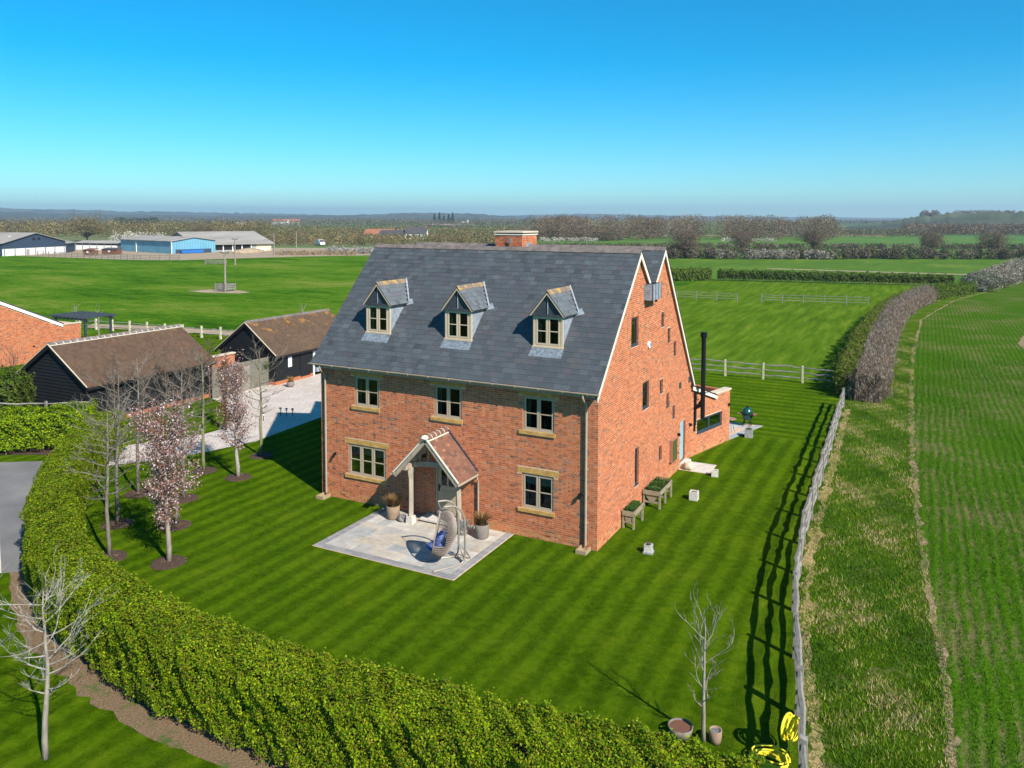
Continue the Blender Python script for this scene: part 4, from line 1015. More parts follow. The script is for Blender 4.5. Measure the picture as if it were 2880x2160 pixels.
def stone_block(x, y, w_, h, lab, plant=None, rz=0, mat='white_stone', plinth=False, seed=0):
    t = thing('stone_trough', lab, 'stone trough', (x, y, 0), rz); z0 = .0
    if plinth: obj('plinth', MB().box(-w_*.64, w_*.64, -w_*.6, w_*.6, 0, .06), 'sett_stone', t); z0 = .06
    a = w_/2; b = a-.05; mb = MB(); mb.box(-a, a, -a, -b, z0, h, None, None, 0).box(-a, a, b, a, z0, h).box(-a, -b, -b, b, z0, h).box(b, a, -b, b, z0, h).box(-b, b, -b, b, z0, h-.07)
    o = obj('block', mb, mat, t); obj('soil', MB().box(-b, b, -b, b, h-.07, h-.045), 'soil', t)
    if plant is not None:
        rng = np.random.default_rng(seed); P = rng.normal(size=(260, 3))*np.array([.075, .075, .04])+np.array([0, 0, h+.0]); V, F, cc = leaves(P, .05, plant, rng, .4); npmesh('foliage', V, F, cc, 'leaf', t)
GRN = np.array([(.06, .13, .02), (.10, .18, .03), (.16, .17, .05)]); MAU = np.array([(.14, .11, .09), (.20, .13, .10), (.10, .12, .05)])
stone_block(1.57, .72, .26, .29, 'small white stone cube trough on a slab plinth near the corner', MAU, .1, plinth=True, seed=1)
stone_block(1.62, 6.50, .33, .34, 'white stone cube trough on the lawn beside the raised beds', None, .05)
stone_block(1.68, 9.82, .29, .27, 'white stone cube at the end of the side door slab', None, .2)
stone_block(1.77, 16.9, .38, .42, 'grey stone cube planter at the terrace edge below the grill', GRN, .1, 'sett_stone', seed=3)
def raised_bed(lab, y0, y1, w_, h, seed, legs):
    t = thing('raised_planter', lab, 'planter', (.05, y0, 0)); L = y1-y0; W = w_; z0 = h-.17
    for (a, b, c, d_) in ((0, W, 0, .035), (0, W, L-.035, L), (0, .035, .035, L-.035), (W-.035, W, .035, L-.035)): obj('side_board', MB().box(a, b, c, d_, z0, h), 'planter_wood', t)
    for yy in legs:
        for xx in (.0, W-.07): obj('leg', MB().box(xx+.002, xx+.07, yy+.036, yy+.105, 0, z0-.002+.1), 'planter_wood', t)
        obj('stretcher', MB().box(.07, W-.07, yy+.05, yy+.09, .2, .27), 'planter_wood', t)
    m_ = W/2
    for yy in (.04, L-.07): obj('vee_panel', MB().prism([(.08, yy, z0), (W-.08, yy, z0), (m_+.08, yy, h*.36), (m_-.08, yy, h*.36)], (0, .025, 0)), 'planter_wood', t)
    mb = MB(); mb.prism([(.02, .07, z0), (m_-.08, .07, h*.38), (m_-.06, .07, h*.38), (.04, .07, z0)], (0, L-.14, 0)); mb.prism([(W-.04, .07, z0), (m_+.06, .07, h*.38), (m_+.08, .07, h*.38), (W-.02, .07, z0)], (0, L-.14, 0)); obj('trough_board', mb, 'planter_wood', t)
    obj('liner', MB().box(.036, W-.036, .036, L-.036, h-.1, h-.06).box(.036, .05, .036, L-.036, h-.06, h+.012).box(W-.05, W-.036, .036, L-.036, h-.06, h+.012), 'liner', t)
    rng = np.random.default_rng(seed); P = rng.uniform(0, 1, (1500, 3))*np.array([W-.16, L-.2, .13])+np.array([.08, .1, h-.06]); P[:, 2] += .05*np.sin(P[:, 1]*9); V, F, cc = leaves(P, .06, np.array([(.05, .14, .02), (.09, .20, .03), (.03, .09, .015), (.14, .2, .04)]), rng, .5, flat=.8); npmesh('foliage', V, F, cc, 'leaf', t)
raised_bed('small raised wooden planter with tufty herbs against the brick gable', 2.32, 3.45, .46, .66, 1, (0, 1.0))
raised_bed('larger raised wooden planter full of greens against the brick gable', 4.72, 6.40, .70, .70, 2, (0, .75, 1.55))
# kamado grill
t = thing('kamado_grill', 'green egg shaped ceramic grill on the rear terrace', 'grill', (1.28, 19.0, .02))
obj('bowl', MB().lathe([(.10, .34), (.20, .38), (.27, .50), (.285, .62), (.285, .68)], n=24), 'grill_green', t, True)
obj('lid', MB().lathe([(.285, .70), (.28, .80), (.22, .95), (.11, 1.03), (.07, 1.04)], n=24), 'grill_green', t, True)
obj('band', MB().lathe([(.29, .66), (.295, .67), (.295, .71), (.29, .72)], n=24), 'black_metal', t); obj('vent_cap', MB().lathe([(.07, 1.03), (.075, 1.09), (.04, 1.11), (.02, 1.11)], n=14), 'black_metal', t)
for s in (-1, 1): obj('side_shelf', MB().prism([(s*.27, -.25, .68), (s*.27, .2, .68), (s*.50, .16, .68), (s*.50, -.2, .68)], (0, 0, .025)), 'teak', t)
for a in (.8, 2.35, 3.95, 5.5): obj('leg', MB().tube([(.2*math.cos(a), .2*math.sin(a), .42), (.24*math.cos(a), .24*math.sin(a), .2), (.27*math.cos(a), .27*math.sin(a), .0)], .022, 6), 'black_metal', t)
obj('base_ring', MB().tube([(.25*math.cos(i*.5236), .25*math.sin(i*.5236), .16) for i in range(12)], .012, 5, closed=True), 'black_metal', t); obj('handle', MB().tube([(.2, -.24, .8), (.32, -.34, .82), (.36, -.2, .6), (.3, -.1, .55)], .02, 6), 'black_metal', t)
t = thing('bistro_table', 'round copper topped bistro table behind the extension corner', 'table', (.72, 17.35, .02))
obj('table_top', MB().lathe([(.001, .70), (.30, .70), (.31, .72), (.30, .735), (.001, .735)], n=24), 'copper_top', t)
for a in (.5, 2.07, 3.64, 5.2): obj('leg', MB().tube([(.26*math.cos(a), .26*math.sin(a), .7), (.14*math.cos(a), .14*math.sin(a), .4), (.24*math.cos(a), .24*math.sin(a), .0)], .01, 6), 'black_metal', t)

# ------------------------------------------------------------------ fences
def wobble_rail(a, b, r, seed, n=7):
    q = random.Random(seed); a = Vector(a); b = Vector(b); pts = []; rad = []
    for i in range(n):
        t = i/(n-1); p = a.lerp(b, t); k = math.sin(math.pi*t)
        pts.append(p+Vector((q.gauss(0, .018)*k, q.gauss(0, .012)*k, q.gauss(0, .03)*k))); rad.append(r*q.uniform(.8, 1.25)*(.65+.5*k))
    return MB().tube(pts, rad, 5)
def split_fence(path, label, h=1.2, rails=(.32, .68, 1.05), r=.05, pw_=.062, group=None, mat='rail_wood', pmat='rail_wood', seed=0):
    t = thing('rail_fence', label, 'fence', (path[0][0], path[0][1], 0), 0, group); q = random.Random(seed); ox, oy = path[0]
    for i, (x, y) in enumerate(path):
        x -= ox; y -= oy
        dx, dy = q.gauss(0, .012), q.gauss(0, .012); w_ = pw_*q.uniform(.9, 1.15)
        mb = MB(); V = [(x-w_, y-w_, 0), (x+w_, y-w_, 0), (x+w_, y+w_, 0), (x-w_, y+w_, 0)]; hh = h*q.uniform(.97, 1.04)
        V += [(a+dx, b+dy, hh+q.uniform(-.02, .02)) for a, b, _ in [(x-w_*.85, y-w_*.85, 0), (x+w_*.85, y-w_*.85, 0), (x+w_*.85, y+w_*.85, 0), (x-w_*.85, y+w_*.85, 0)]]
        mb.hexa([Vector(v) for v in V]); obj('post', mb, pmat, t)
    for i in range(len(path)-1):
        a, b = path[i], path[i+1]
        for k, z in enumerate(rails): obj('rail', wobble_rail((a[0]-ox, a[1]-oy, z+q.gauss(0, .02)), (b[0]-ox, b[1]-oy, z+q.gauss(0, .02)), r, seed*1000+i*10+k), mat, t)
    return t
split_fence(FENCE, 'weathered split rail fence running up the right side of the lawn', r=.062, pw_=.072, seed=1)
split_fence([(5.35, 31.9)]+[(5.0-2.62*i, 32.55-.03*i) for i in range(1, 13)], 'split rail fence crossing behind the house between lawn and paddock', mat='rail_wood', pmat='pale_post', seed=2)
split_fence([(-66+2.25*i, 26.2+.2*i) for i in range(15)], 'two rail post fence along the meadow behind the barns', h=1.1, rails=(.4, .85), r=.045, pw_=.08, pmat='pale_post', seed=3)
split_fence([(-26.5+2.75*i, 84.0+.12*i) for i in range(6)], 'far paddock rail fence left of the gap', h=1.2, rails=(.35, .7, 1.05), r=.035, pw_=.06, seed=4)
split_fence([(-9.7+2.6*i, 85.4+.5*i) for i in range(6)], 'far paddock rail fence right of the gap', h=1.2, rails=(.35, .7, 1.05), r=.035, pw_=.06, seed=5)
split_fence([(-214+2.55*i, 114+.0*i+(max(0, i-17)*.9)) for i in range(22)], 'grey paddock fence in front of the farm yard', h=1.5, rails=(.4, .85, 1.3), r=.06, pw_=.09, seed=6)
split_fence([(-31.9, -1.6), (-29.6, -.3), (-27.8, 1.0)], 'short rail fence behind the left clipped hedge', h=2.05, rails=(.9, 1.4, 1.85), pmat='rail_wood', seed=7)
# white five bar gate at the drive
t = thing('field_gate', 'white painted five bar gate at the asphalt drive', 'gate', (-16.25, -10.4, 0))
def gl_(u, z): return (-2.4*u*.86, -2.4*u*-.02-2.4*u*.0, z)
obj('post', MB().box(-.09, .09, -.09, .09, 0, 1.3, None, None, .01), 'white_stone', t)
for k in range(5): obj('bar', MB().bar((-.12, -.02, .22+.2*k), (-2.7, -.9, .22+.2*k), .04, .085), 'white_stone', t)
obj('stile', MB().bar((-.16, -.02, .2), (-.16, -.02, 1.3), .05, .08), 'white_paint', t); obj('brace', MB().bar((-.16, -.09, .2), (-2.6, -.93, 1.0), .03, .075), 'white_stone', t)
# yellow hose hung on the fence
t = thing('garden_hose', 'coiled yellow garden hose hung on the near fence', 'hose', (7.2, -8.0, 0)); q = random.Random(5)
pts = []
hx, hy = .32, .1
for k in range(9):
    cx_, cy_ = hx-.10*q.random()-.1, hy+.03*k-.1; rr = .26+.06*q.random()
    for j in range(14):
        a = 2*math.pi*j/14; pts.append((cx_+.07*k*.15+math.sin(a)*.08-.05, cy_+math.sin(a)*rr*.75, .78+math.cos(a)*rr*.85-.04*k*.5))
obj('hanging_coil', MB().tube(pts, .02, 6), 'hose_yellow', t, True); pts = []
for k in range(8):
    cx_, cy_ = -.22+.05*q.gauss(0, 1), -.28+.05*q.gauss(0, 1); rr = .30+.05*q.random()
    for j in range(16): a = 2*math.pi*j/16; pts.append((cx_+math.cos(a)*rr*1.1, cy_+math.sin(a)*rr*.8, .03+.028*k+.02*math.sin(a*2+k)))
pts += [(.12, -.2, .3), (.2, -.1, .5), (.24, 0, .7)]
obj('ground_coil', MB().tube(pts, .02, 6), 'hose_yellow', t, True)
t = thing('water_trough', 'round half barrel trough of brown water behind the near hedge', 'trough', (5.12, -8.15, 0))
obj('barrel', MB().lathe([(.22, 0), (.26, .12), (.275, .22), (.25, .22), (.24, .16)], n=24), 'bark_grey', t, True); obj('water', MB().lathe([(.001, .175), (.243, .175), (.243, .185), (.001, .185)], n=24), 'shed_brown', t)
t = thing('clay_pot', 'upright clay pot at the foot of the small bare tree', 'plant pot', (5.86, -8.05, 0))
obj('pot', MB().lathe([(.11, 0), (.13, .1), (.14, .30), (.115, .30), (.11, .25)], n=18), 'pot_clay', t, True); obj('soil', MB().lathe([(.001, .25), (.112, .25), (.112, .26), (.001, .26)], n=14), 'flint', t)
# ------------------------------------------------------------------ black boarded barns
def gable_barn(lab, x0, x1, y0, y1, ez, rx, rz, tile, seed, opening=None, plinth=.25, rmat='ridge_tile', joints=True):
    t = thing('boarded_barn', lab, 'barn', (x1, y0, 0)); ox, oy = x1, y0
    L = lambda x, y, z: (x-ox, y-oy, z)
    core = MB(); pts = [(x0+.06, y0+.06), (x1-.06, y0+.06)]
    prof = [(x0+.06, plinth), (x1-.06, plinth), (x1-.06, ez-.03), (rx, rz-.1), (x0+.06, ez-.03)]
    for (ya, yb) in ((y0+.06, (opening or y1)-.06),): core.prism([L(x, ya, z) for x, z in prof], (0, yb-ya, 0))
    obj('frame', core, 'black_board', t)
    pl = MB(); pl.box(x0-ox-.0, x1-ox+.02, -.02, (opening or y1)-oy, 0, plinth, None, (.42, .15, .07)); obj('plinth', pl, 'brick', t)
    z = plinth; q = random.Random(seed); g = .185
    while z < rz-.25:
        zt = z+g+.02; zw = min(zt, ez-.03)
        if z < ez-.1:      # long side facing the house
            obj('board', MB().hexa([Vector(L(x1-.07, y0+.01, z)), Vector(L(x1+.03, y0+.01, z)), Vector(L(x1+.03, (opening or y1), z)), Vector(L(x1-.07, (opening or y1), z)), Vector(L(x1-.07, y0+.01, zw)), Vector(L(x1-.008, y0+.01, zw)), Vector(L(x1-.008, (opening or y1), zw)), Vector(L(x1-.07, (opening or y1), zw))]), 'black_board', t)
        k = min(1, max(0, (z+g-ez)/(rz-ez))); a = x0+(rx-x0)*k+.05; b = x1+(rx-x1)*k-.05
        if b-a > .3: obj('board', MB().hexa([Vector(L(a, y0-.03, z)), Vector(L(b, y0-.03, z)), Vector(L(b, y0+.07, z)), Vector(L(a, y0+.07, z)), Vector(L(a, y0+.008, zt)), Vector(L(b, y0+.008, zt)), Vector(L(b, y0+.07, zt)), Vector(L(a, y0+.07, zt))]), 'black_board', t)
        z += g
    ov = .28; YA, YB2 = y0-.22, y1+.15
    rf = MB()
    for (xe, s) in ((x0, -1), (x1, 1)):
        sl = (rz-ez)/abs(rx-xe); xo = xe+s*ov; zo = ez-ov*sl
        rf.prism([L(xo, YA, zo), L(rx, YA, rz), L(rx, YB2, rz), L(xo, YB2, zo)], (0, 0, .07))
    ro = obj('roof', rf, tile, t)
    for (xe, s) in ((x0, -1), (x1, 1)):
        sl = (rz-ez)/abs(rx-xe); xo = xe+s*ov; zo = ez-ov*sl
        obj('barge_board', MB().prism([L(xo, YA+.02, zo), L(rx, YA+.02, rz), L(rx, YA+.02, rz-.2), L(xo, YA+.02, zo-.16)], (0, .04, 0)), 'black_board', t)
        obj('verge', MB().bar(L(xo, YA-.005, zo+.05), L(rx, YA-.005, rz+.05), .05, .04), 'stone_wall_pale', t)
    sl = (rz-ez)/(x1-rx); obj('fascia', MB().box(x1+ov-ox-.03, x1+ov-ox, YA-oy+.05, YB2-oy-.02, ez-ov*sl-.14, ez-ov*sl-.0), 'black_board', t)
    y = YA
    while y < YB2-.1:
        e = min(y+.42, YB2); ridge_tile(ro, L(rx, y+.012, rz+.08), L(rx, e-.012, rz+.08), .10, .15, rmat)
        if joints: obj('mortar_joint', MB().bar(L(rx-.02, e, rz+.115), L(rx+.16, e, rz-.0), .035, .03), 'cream_board', ro)
        y = e
    if joints: obj('mortar_bed', MB().bar(L(rx+.17, YA, rz-.03), L(rx+.17, YB2, rz-.03), .05, .03), 'cream_board', ro)
    return t
barnA = gable_barn('long black boarded barn with brown tiled roof behind the bare trees', -36, -30, 2.25, 10.62, 2.35, -33.0, 4.25, 'tile_brown', 1)
barnB = gable_barn('black boarded garage barn with orange lichen on its tiled roof', -34, -28.85, 14.95, 23.2, 2.2, -31.4, 4.08, 'tile_orange', 2, opening=18.6, joints=False)
o = (28.85, -14.95)
obj('door', MB().box(.031, .05, 2.35, 3.35, .18, 2.0), 'black_board', barnB); obj('window', MB().box(.031, .05, 1.15, 1.5, 1.05, 1.75), 'blind', barnB)
obj('post', MB().box(-.1, .06, 3.68, 3.78, 0, 2.2), 'white_paint', barnB); obj('rear_wall', MB().box(-5.1, -4.9, 3.6, 8.2, 0, 2.4).box(-5.1, -.1, 8.0, 8.2, 0, 2.4), 'black_board', barnB)
obj('brace', MB().bar((-.02, 3.75, 1.5), (-.02, 4.4, 2.2), .12, .12), 'white_stone', barnB)
t = thing('parked_car', 'silver and orange car parked in the open bay of the garage barn', 'car', (-29.9, 19.6, .01))
obj('body', MB().box(-1.9, 1.2, -.75, .75, .25, .85, None, None, .05), 'lead_bright', t); obj('cabin', MB().box(-1.3, .7, -.68, .68, .85, 1.4, None, None, .18), 'liner', t)
for s in (-.62, .62): obj('tail_light', MB().box(1.2, 1.23, s-.12, s+.12, .6, .8), 'car_orange', t)
for xw in (-1.3, .7):
    for s in (-.76, .62): obj('wheel', MB().tube([(xw, s, .3), (xw, s+.14, .3)], .3, 14), 'liner', t)
# slatted garden screen with door between the barns
t = thing('slatted_screen', 'taupe board screen wall with a door between the two barns', 'fence', (-29.5, 10.15, 0))
z = .02
while z < 1.86:
    for (a, b) in ((0, 2.35), (3.16, 4.76)) if z < 1.62 else ((0, 4.76),): obj('board', MB().hexa([Vector((-.02, a, z)), Vector((.03, a, z)), Vector((.03, b, z)), Vector((-.02, b, z)), Vector((-.02, a, z+.118)), Vector((.012, a, z+.118)), Vector((.012, b, z+.118)), Vector((-.02, b, z+.118))]), 'taupe_board', t)
    z += .125
obj('door', MB().box(-.01, .02, 2.39, 3.12, .04, 1.6), 'taupe_door', t); obj('door_frame', MB().box(-.03, .035, 2.35, 2.39, 0, 1.64).box(-.03, .035, 3.12, 3.16, 0, 1.64).box(-.03, .035, 2.39, 3.12, 1.6, 1.64), 'taupe_board', t)
obj('end_post', MB().box(-.05, .035, 4.76, 4.84, 0, 1.95), 'taupe_board', t); obj('lantern', MB().lathe([(.04, 0), (.06, .08), (.03, .18), (.01, .2)], (.07, .92, 1.52), 8), 'white_paint', t)
for y, z, lab in ((.42, .92, 'round green basket of trailing leaves on the left of the board screen'), (4.0, 1.40, 'hanging basket of pale trailing leaves on the right end of the board screen')):
    tt = thing('wall_basket', lab, 'hanging basket', (-29.4, 10.3+y*1.08, z)); obj('basket', MB().lathe([(.03, -.2), (.13, -.1), (.16, 0), (.14, 0)], n=12), 'wicker_dark', tt)
    rng = np.random.default_rng(int(y*10)); P = rng.normal(size=(450, 3))*np.array([.1, .12, .11]); V, F, cc = leaves(P, .07, np.array([(.12, .2, .05), (.2, .26, .09), (.07, .13, .03)]), rng, .5); npmesh('foliage', V, F, cc, 'leaf', tt)
# brick yard wall behind the screen
t = thing('yard_wall', 'low brick wall with stone coping behind the board screen', 'wall', (-31.6, 10.7, 0)); mb = MB()
T_ = lambda u, n, z: (n, u, z)
for (a, b, za, zb, c) in bricklay(T_, 0, 3.3, lambda u: 2.1, 2.1, [], 31): mb.box(a, b, -.03, 0, za, zb, T_, c)
stuff(obj('brickwork', mb, 'brick', t)); obj('core', MB().box(-.25, -.008, 0, 3.3, 0, 2.1), 'mortar', t); obj('coping', MB().box(-.3, .06, -.02, 3.36, 2.1, 2.18), 'stone_wall_pale', t)
t = thing('garden_screen', 'small taupe board screen behind the garage barn gable', 'fence', (-36.2, 13.6, 0))
for k in range(15): obj('board', MB().box(0, 1.9, -.02, .02, .15*k, .15*k+.135, None, None, 0), 'taupe_board', t)
t = thing('gravel_pot', 'round pot of orange stems on the gravel by the garage barn', 'plant pot', (-27.65, 15.05, .01)); obj('pot', MB().lathe([(.17, 0), (.23, .1), (.25, .36), (.2, .36), (.19, .3)], n=18), 'pot_grey', t, True); grasses((0, 0, .3), t, 160, .5, .3, np.array([(.5, .24, .05), (.4, .2, .06), (.3, .2, .06)]), 7)
for i, (x, y) in enumerate(((-22.75, 7.65), (-22.72, 8.94), (-22.31, 8.98), (-21.98, 9.11))):
    t = thing('stake_light', ['solar stake light apart from the others beside the trunk', 'leftmost of the three stake lights on the gravel', 'middle one of the three stake lights on the gravel', 'rightmost of the three stake lights on the gravel'][i], 'garden light', (x, y, .006), 0, 'stake lights on the gravel')
    obj('stem', MB().tube([(0, 0, 0), (0, 0, .3)], .02, 6), 'black_metal', t); obj('lens', MB().lathe([(.045, .3), (.05, .42)], n=10), 'blind', t); obj('cap', MB().lathe([(.09, .42), (.08, .45), (.03, .47)], n=10), 'black_metal', t)
# brick cottage end with pergola, left edge
t = thing('brick_outbuilding', 'red brick building with white verge at the left edge', 'house', (-51.5, 16.5, 0)); TB = lambda u, n, z: (n, u-16.5, z); mb = MB()
btop = lambda u: 2.62 if u > 14.9 else 2.45+(14.9-u)*.47
for (a, b, za, zb, c) in bricklay(TB, 7.0, 16.5, btop, 6.0, [], 41): mb.box(a, b, -.03, 0, za, zb, TB, c)
stuff(obj('brickwork', mb, 'brick', t)); mb = MB(); mb.prism([TB(7.0, -.01, 0), TB(16.49, -.01, 0), TB(16.49, -.01, 2.6), TB(14.9, -.01, 2.6), TB(14.9, -.01, 2.44), TB(7.0, -.01, btop(7.0))], (-4, 0, 0)); obj('wall', mb, 'mortar', t)
obj('coping', MB().box(-.3, .05, -1.6, .05, 2.62, 2.70), 'stone_wall_pale', t); obj('verge', MB().prism([TB(14.95, .03, 2.47), TB(6.9, .03, btop(6.9)+.05), TB(6.9, .03, btop(6.9)+.28), TB(14.95, .03, 2.70)], (.05, 0, 0)), 'white_paint', t); obj('roof', MB().prism([TB(15.0, .1, 2.70), TB(6.9, .1, btop(6.9)+.28), TB(6.9, -5, btop(6.9)+.28), TB(15.0, -5, 2.70)], (0, 0, .08)), 'roof_dark', t)
obj('vent', MB().box(0, .03, -4.0, -3.8, 1.2, 1.3), 'liner', t)
t = thing('pergola', 'grey timber pergola beside the brick building at left', 'pergola', (-54.0, 18.6, 0))
for x, y in ((0, 0), (-4, 0), (0, 2.4)): obj('post', MB().box(x-.08, x+.08, y-.08, y+.08, 0, 2.4), 'lead', t)
obj('beam', MB().box(-4.4, .4, -.07, .07, 2.4, 2.58), 'lead', t); obj('beam', MB().box(-4.4, .4, 2.33, 2.47, 2.4, 2.58), 'lead', t)
for k in range(9): obj('rafter', MB().box(-4.3+k*.55, -4.2+k*.55, -.4, 2.8, 2.58, 2.72), 'lead', t)

# ------------------------------------------------------------------ far farm buildings
def shed(lab, A, B, depth, ez, rz, wallm, roofm, low=None, lowm=None, cat='barn', open_=0, ridge_along=True, name='farm_building', roofov=.5, lowh=0):
    """front wall from A to B (ground), building runs back by depth; ridge parallel to the front wall (or across if False)"""
    A = Vector((*A, 0)); B = Vector((*B, 0)); L = (B-A).length; u = (B-A)/L; n = Vector((-u.y, u.x, 0))
    if n.dot(Vector((9.5, -25, 0))-A) > 0: n = -n
    t = thing(name, lab, cat, A); P = lambda a, b, z: u*a+n*b+Vector((0, 0, z))
    if ridge_along: prof = [(0, 0), (depth, 0), (depth, ez), (depth/2, rz), (0, ez)]; w_ = MB().prism([P(.0, b, z) for b, z in prof], u*L)
    else: prof = [(0, 0), (L, 0), (L, ez), (L/2, rz), (0, ez)]; w_ = MB().prism([P(a, 0, z) for a, z in prof], n*depth)
    obj('wall', w_, wallm, t); rf = MB(); e = roofov
    if ridge_along:
        for s in (0, 1):
            b0 = -e if s == 0 else depth+e; zz = ez-e*(rz-ez)/(depth/2); rf.prism([P(-e, b0, zz+.05), P(L+e, b0, zz+.05), P(L+e, depth/2, rz+.05), P(-e, depth/2, rz+.05)], (0, 0, .15))
    else:
        for s in (0, 1):
            a0 = -e if s == 0 else L+e; zz = ez-e*(rz-ez)/(L/2); rf.prism([P(a0, -e, zz+.05), P(a0, depth+e, zz+.05), P(L/2, depth+e, rz+.05), P(L/2, -e, rz+.05)], (0, 0, .15))
    obj('roof', rf, roofm, t)
    if low: obj('base_wall', MB().prism([P(-.03, -.06, 0), P(L+.03, -.06, 0), P(L+.03, -.06, lowh), P(-.03, -.06, lowh)], n*.05), low, t)
    return t, P, L, n
# navy and white barn: the gable end faces the camera, ridge runs back to the left
t, P, L, n = shed('navy and white clad barn at the far left', (-222.2, 109.0), (-228.2, 131.6), 45, 3.6, 6.3, 'sheet_navy', 'fibre_roof', 'sheet_white', lowh=2.0, ridge_along=False)
for k in range(7): obj('pier', MB().prism([P(.4+k*3.7, -.16, 0), P(.8+k*3.7, -.16, 0), P(.8+k*3.7, -.16, 2.1), P(.4+k*3.7, -.16, 2.1)], n*.1), 'sheet_grey', t)
for a in (L*.46, L*.54): obj('louvre', MB().prism([P(a, -.05, 4.2), P(a+1.0, -.05, 4.2), P(a+1.0, -.05, 5.0), P(a, -.05, 5.0)], n*.04), 'dark_inside', t)
obj('door', MB().prism([P(L*.36, -.14, 0), P(L*.36+1, -.14, 0), P(L*.36+1, -.14, 1.7), P(L*.36, -.14, 1.7)], n*.06), 'sheet_grey', t)
for k in range(6): obj('roof_light', MB().prism([P(L*.25-3*(k % 2), 4+7*k, 4.95-.72*(k % 2)), P(L*.25-3*(k % 2)+1.6, 4+7*k, 5.35-.72*(k % 2)), P(L*.25-3*(k % 2)+1.6, 5+7*k, 5.35-.72*(k % 2)), P(L*.25-3*(k % 2), 5+7*k, 4.95-.72*(k % 2))], (0, 0, .18)), 'sheet_white', t)
t, P, L, n = shed('small dark lean-to beside the navy and white barn', (-228.4, 132.2), (-236, 140), 8, 2.9, 3.6, 'sheet_navy', 'fibre_roof', ridge_along=True)
t, P, L, n = shed('low open fronted shed between the navy and blue barns', (-247.5, 148), (-229.2, 151.5), 8, 2.3, 2.9, 'sheet_navy', 'fibre_roof', 'sheet_white', lowh=1.6)
for k in range(7): obj('post', MB().prism([P(k*3.0, -.2, 0), P(k*3.0+.25, -.2, 0), P(k*3.0+.25, -.2, 2.2), P(k*3.0, -.2, 2.2)], n*.1), 'sheet_grey', t)
t, P, L, n = shed('pale blue sheet metal barn in the farm yard', (-227.4, 150.3), (-194.6, 143.4), 14.5, 3.75, 4.85, 'sheet_blue', 'fibre_roof')
obj('rain_pipe', MB().tube([P(L+.1, -.1, 0), P(L+.1, -.1, 3.7)], .14, 6), 'sheet_white', t); obj('rain_pipe', MB().tube([P(L*.33, -.1, 0), P(L*.33, -.1, 3.6)], .14, 6), 'sheet_white', t)
obj('door', MB().prism([P(L+.05, 1.2, 0), P(L+.05, 13, 0), P(L+.05, 13, 1.25), P(L+.05, 1.2, 1.25)], (.06, .02, 0)), 'sheet_navy', t)
t, P, L, n = shed('wide grey roofed cattle barn with open bays', (-195.8, 154.2), (-186.5, 176.8), 34, 2.45, 6.1, 'sheet_grey', 'fibre_roof', roofov=1.0)
for k in range(5):
    a = 2.2+k*3.1; obj('bay', MB().prism([P(a, -.05, .55), P(a+2.7, -.05, .55), P(a+2.7, -.05, 2.2), P(a, -.05, 2.2)], n*.04), 'dark_inside', t)
    obj('post', MB().prism([P(a+2.7, -.22, 0), P(a+3.0, -.22, 0), P(a+3.0, -.22, 2.3), P(a+2.7, -.22, 2.3)], n*.1), 'white_paint', t)
obj('end_panel', MB().prism([P(L-5.2, -.08, 0), P(L, -.08, 0), P(L, -.08, 2.35), P(L-5.2, -.08, 2.35)], n*.06), 'stone_wall_pale', t); obj('low_panel', MB().prism([P(L-9, -.3, 0), P(L-2, -.3, 0), P(L-2, -.3, .9), P(L-9, -.3, .9)], n*.06), 'sheet_white', t); obj('door', MB().prism([P(-2.6, -.08, 0), P(.4, -.08, 0), P(.4, -.08, 1.4), P(-2.6, -.08, 1.4)], n*.06), 'sheet_white', t)
t = thing('waste_skip', 'bright blue metal skip at the end of the blue barn', 'skip', (-193.2, 149.5, 0), 1.25); obj('body', MB().prism([(-3.2, -1, .1), (3.2, -1, .1), (3.6, -1, 1.05), (-3.6, -1, 1.05)], (0, 2, 0)), 'skip_blue', t); obj('rim', MB().box(-3.7, 3.7, -1.08, -.98, .95, 1.08), 'skip_blue', t)
for k in range(5): obj('rib', MB().box(-2.9+k*1.4, -2.75+k*1.4, -1.06, -1.0, .12, .95), 'skip_blue', t)
for i, (x, y, lab) in enumerate(((-206.5, 125, 'small brown timber shed by the farm yard fence'), (-206, 131.5, 'dark timber stable hut beside the brown shed'))):
    t = thing('timber_shed', lab, 'shed', (x, y, 0), .2); obj('wall', MB().box(-1.6-i, 1.6+i, -1.2, 1.2, 0, 1.5), 'shed_brown', t); obj('roof', MB().prism([(-1.8-i, -1.4, 1.5), (1.8+i, -1.4, 1.5), (1.8+i, 1.4, 1.9), (-1.8-i, 1.4, 1.9)], (0, 0, .1)), 'roof_dark' if i else 'shed_brown', t); obj('window', MB().box(-.3, .4, -1.23, -1.19, .8, 1.2), 'blind', t)
t = thing('sand_heap', 'heap of yellow sand in front of the cattle barn', 'heap', (-180, 160.5, 0)); me = bpy.data.meshes.new('heap'); bm = bmesh.new(); bmesh.ops.create_icosphere(bm, subdivisions=3, radius=1); rr = random.Random(3)
for v in bm.verts: v.co = Vector((v.co.x*3.2*(1+.1*rr.random()), v.co.y*6*(1+.1*rr.random()), max(0, v.co.z)*1.3*(1+.2*rr.random())))
bm.to_mesh(me); bm.free(); obj('heap', me, 'sand', t)
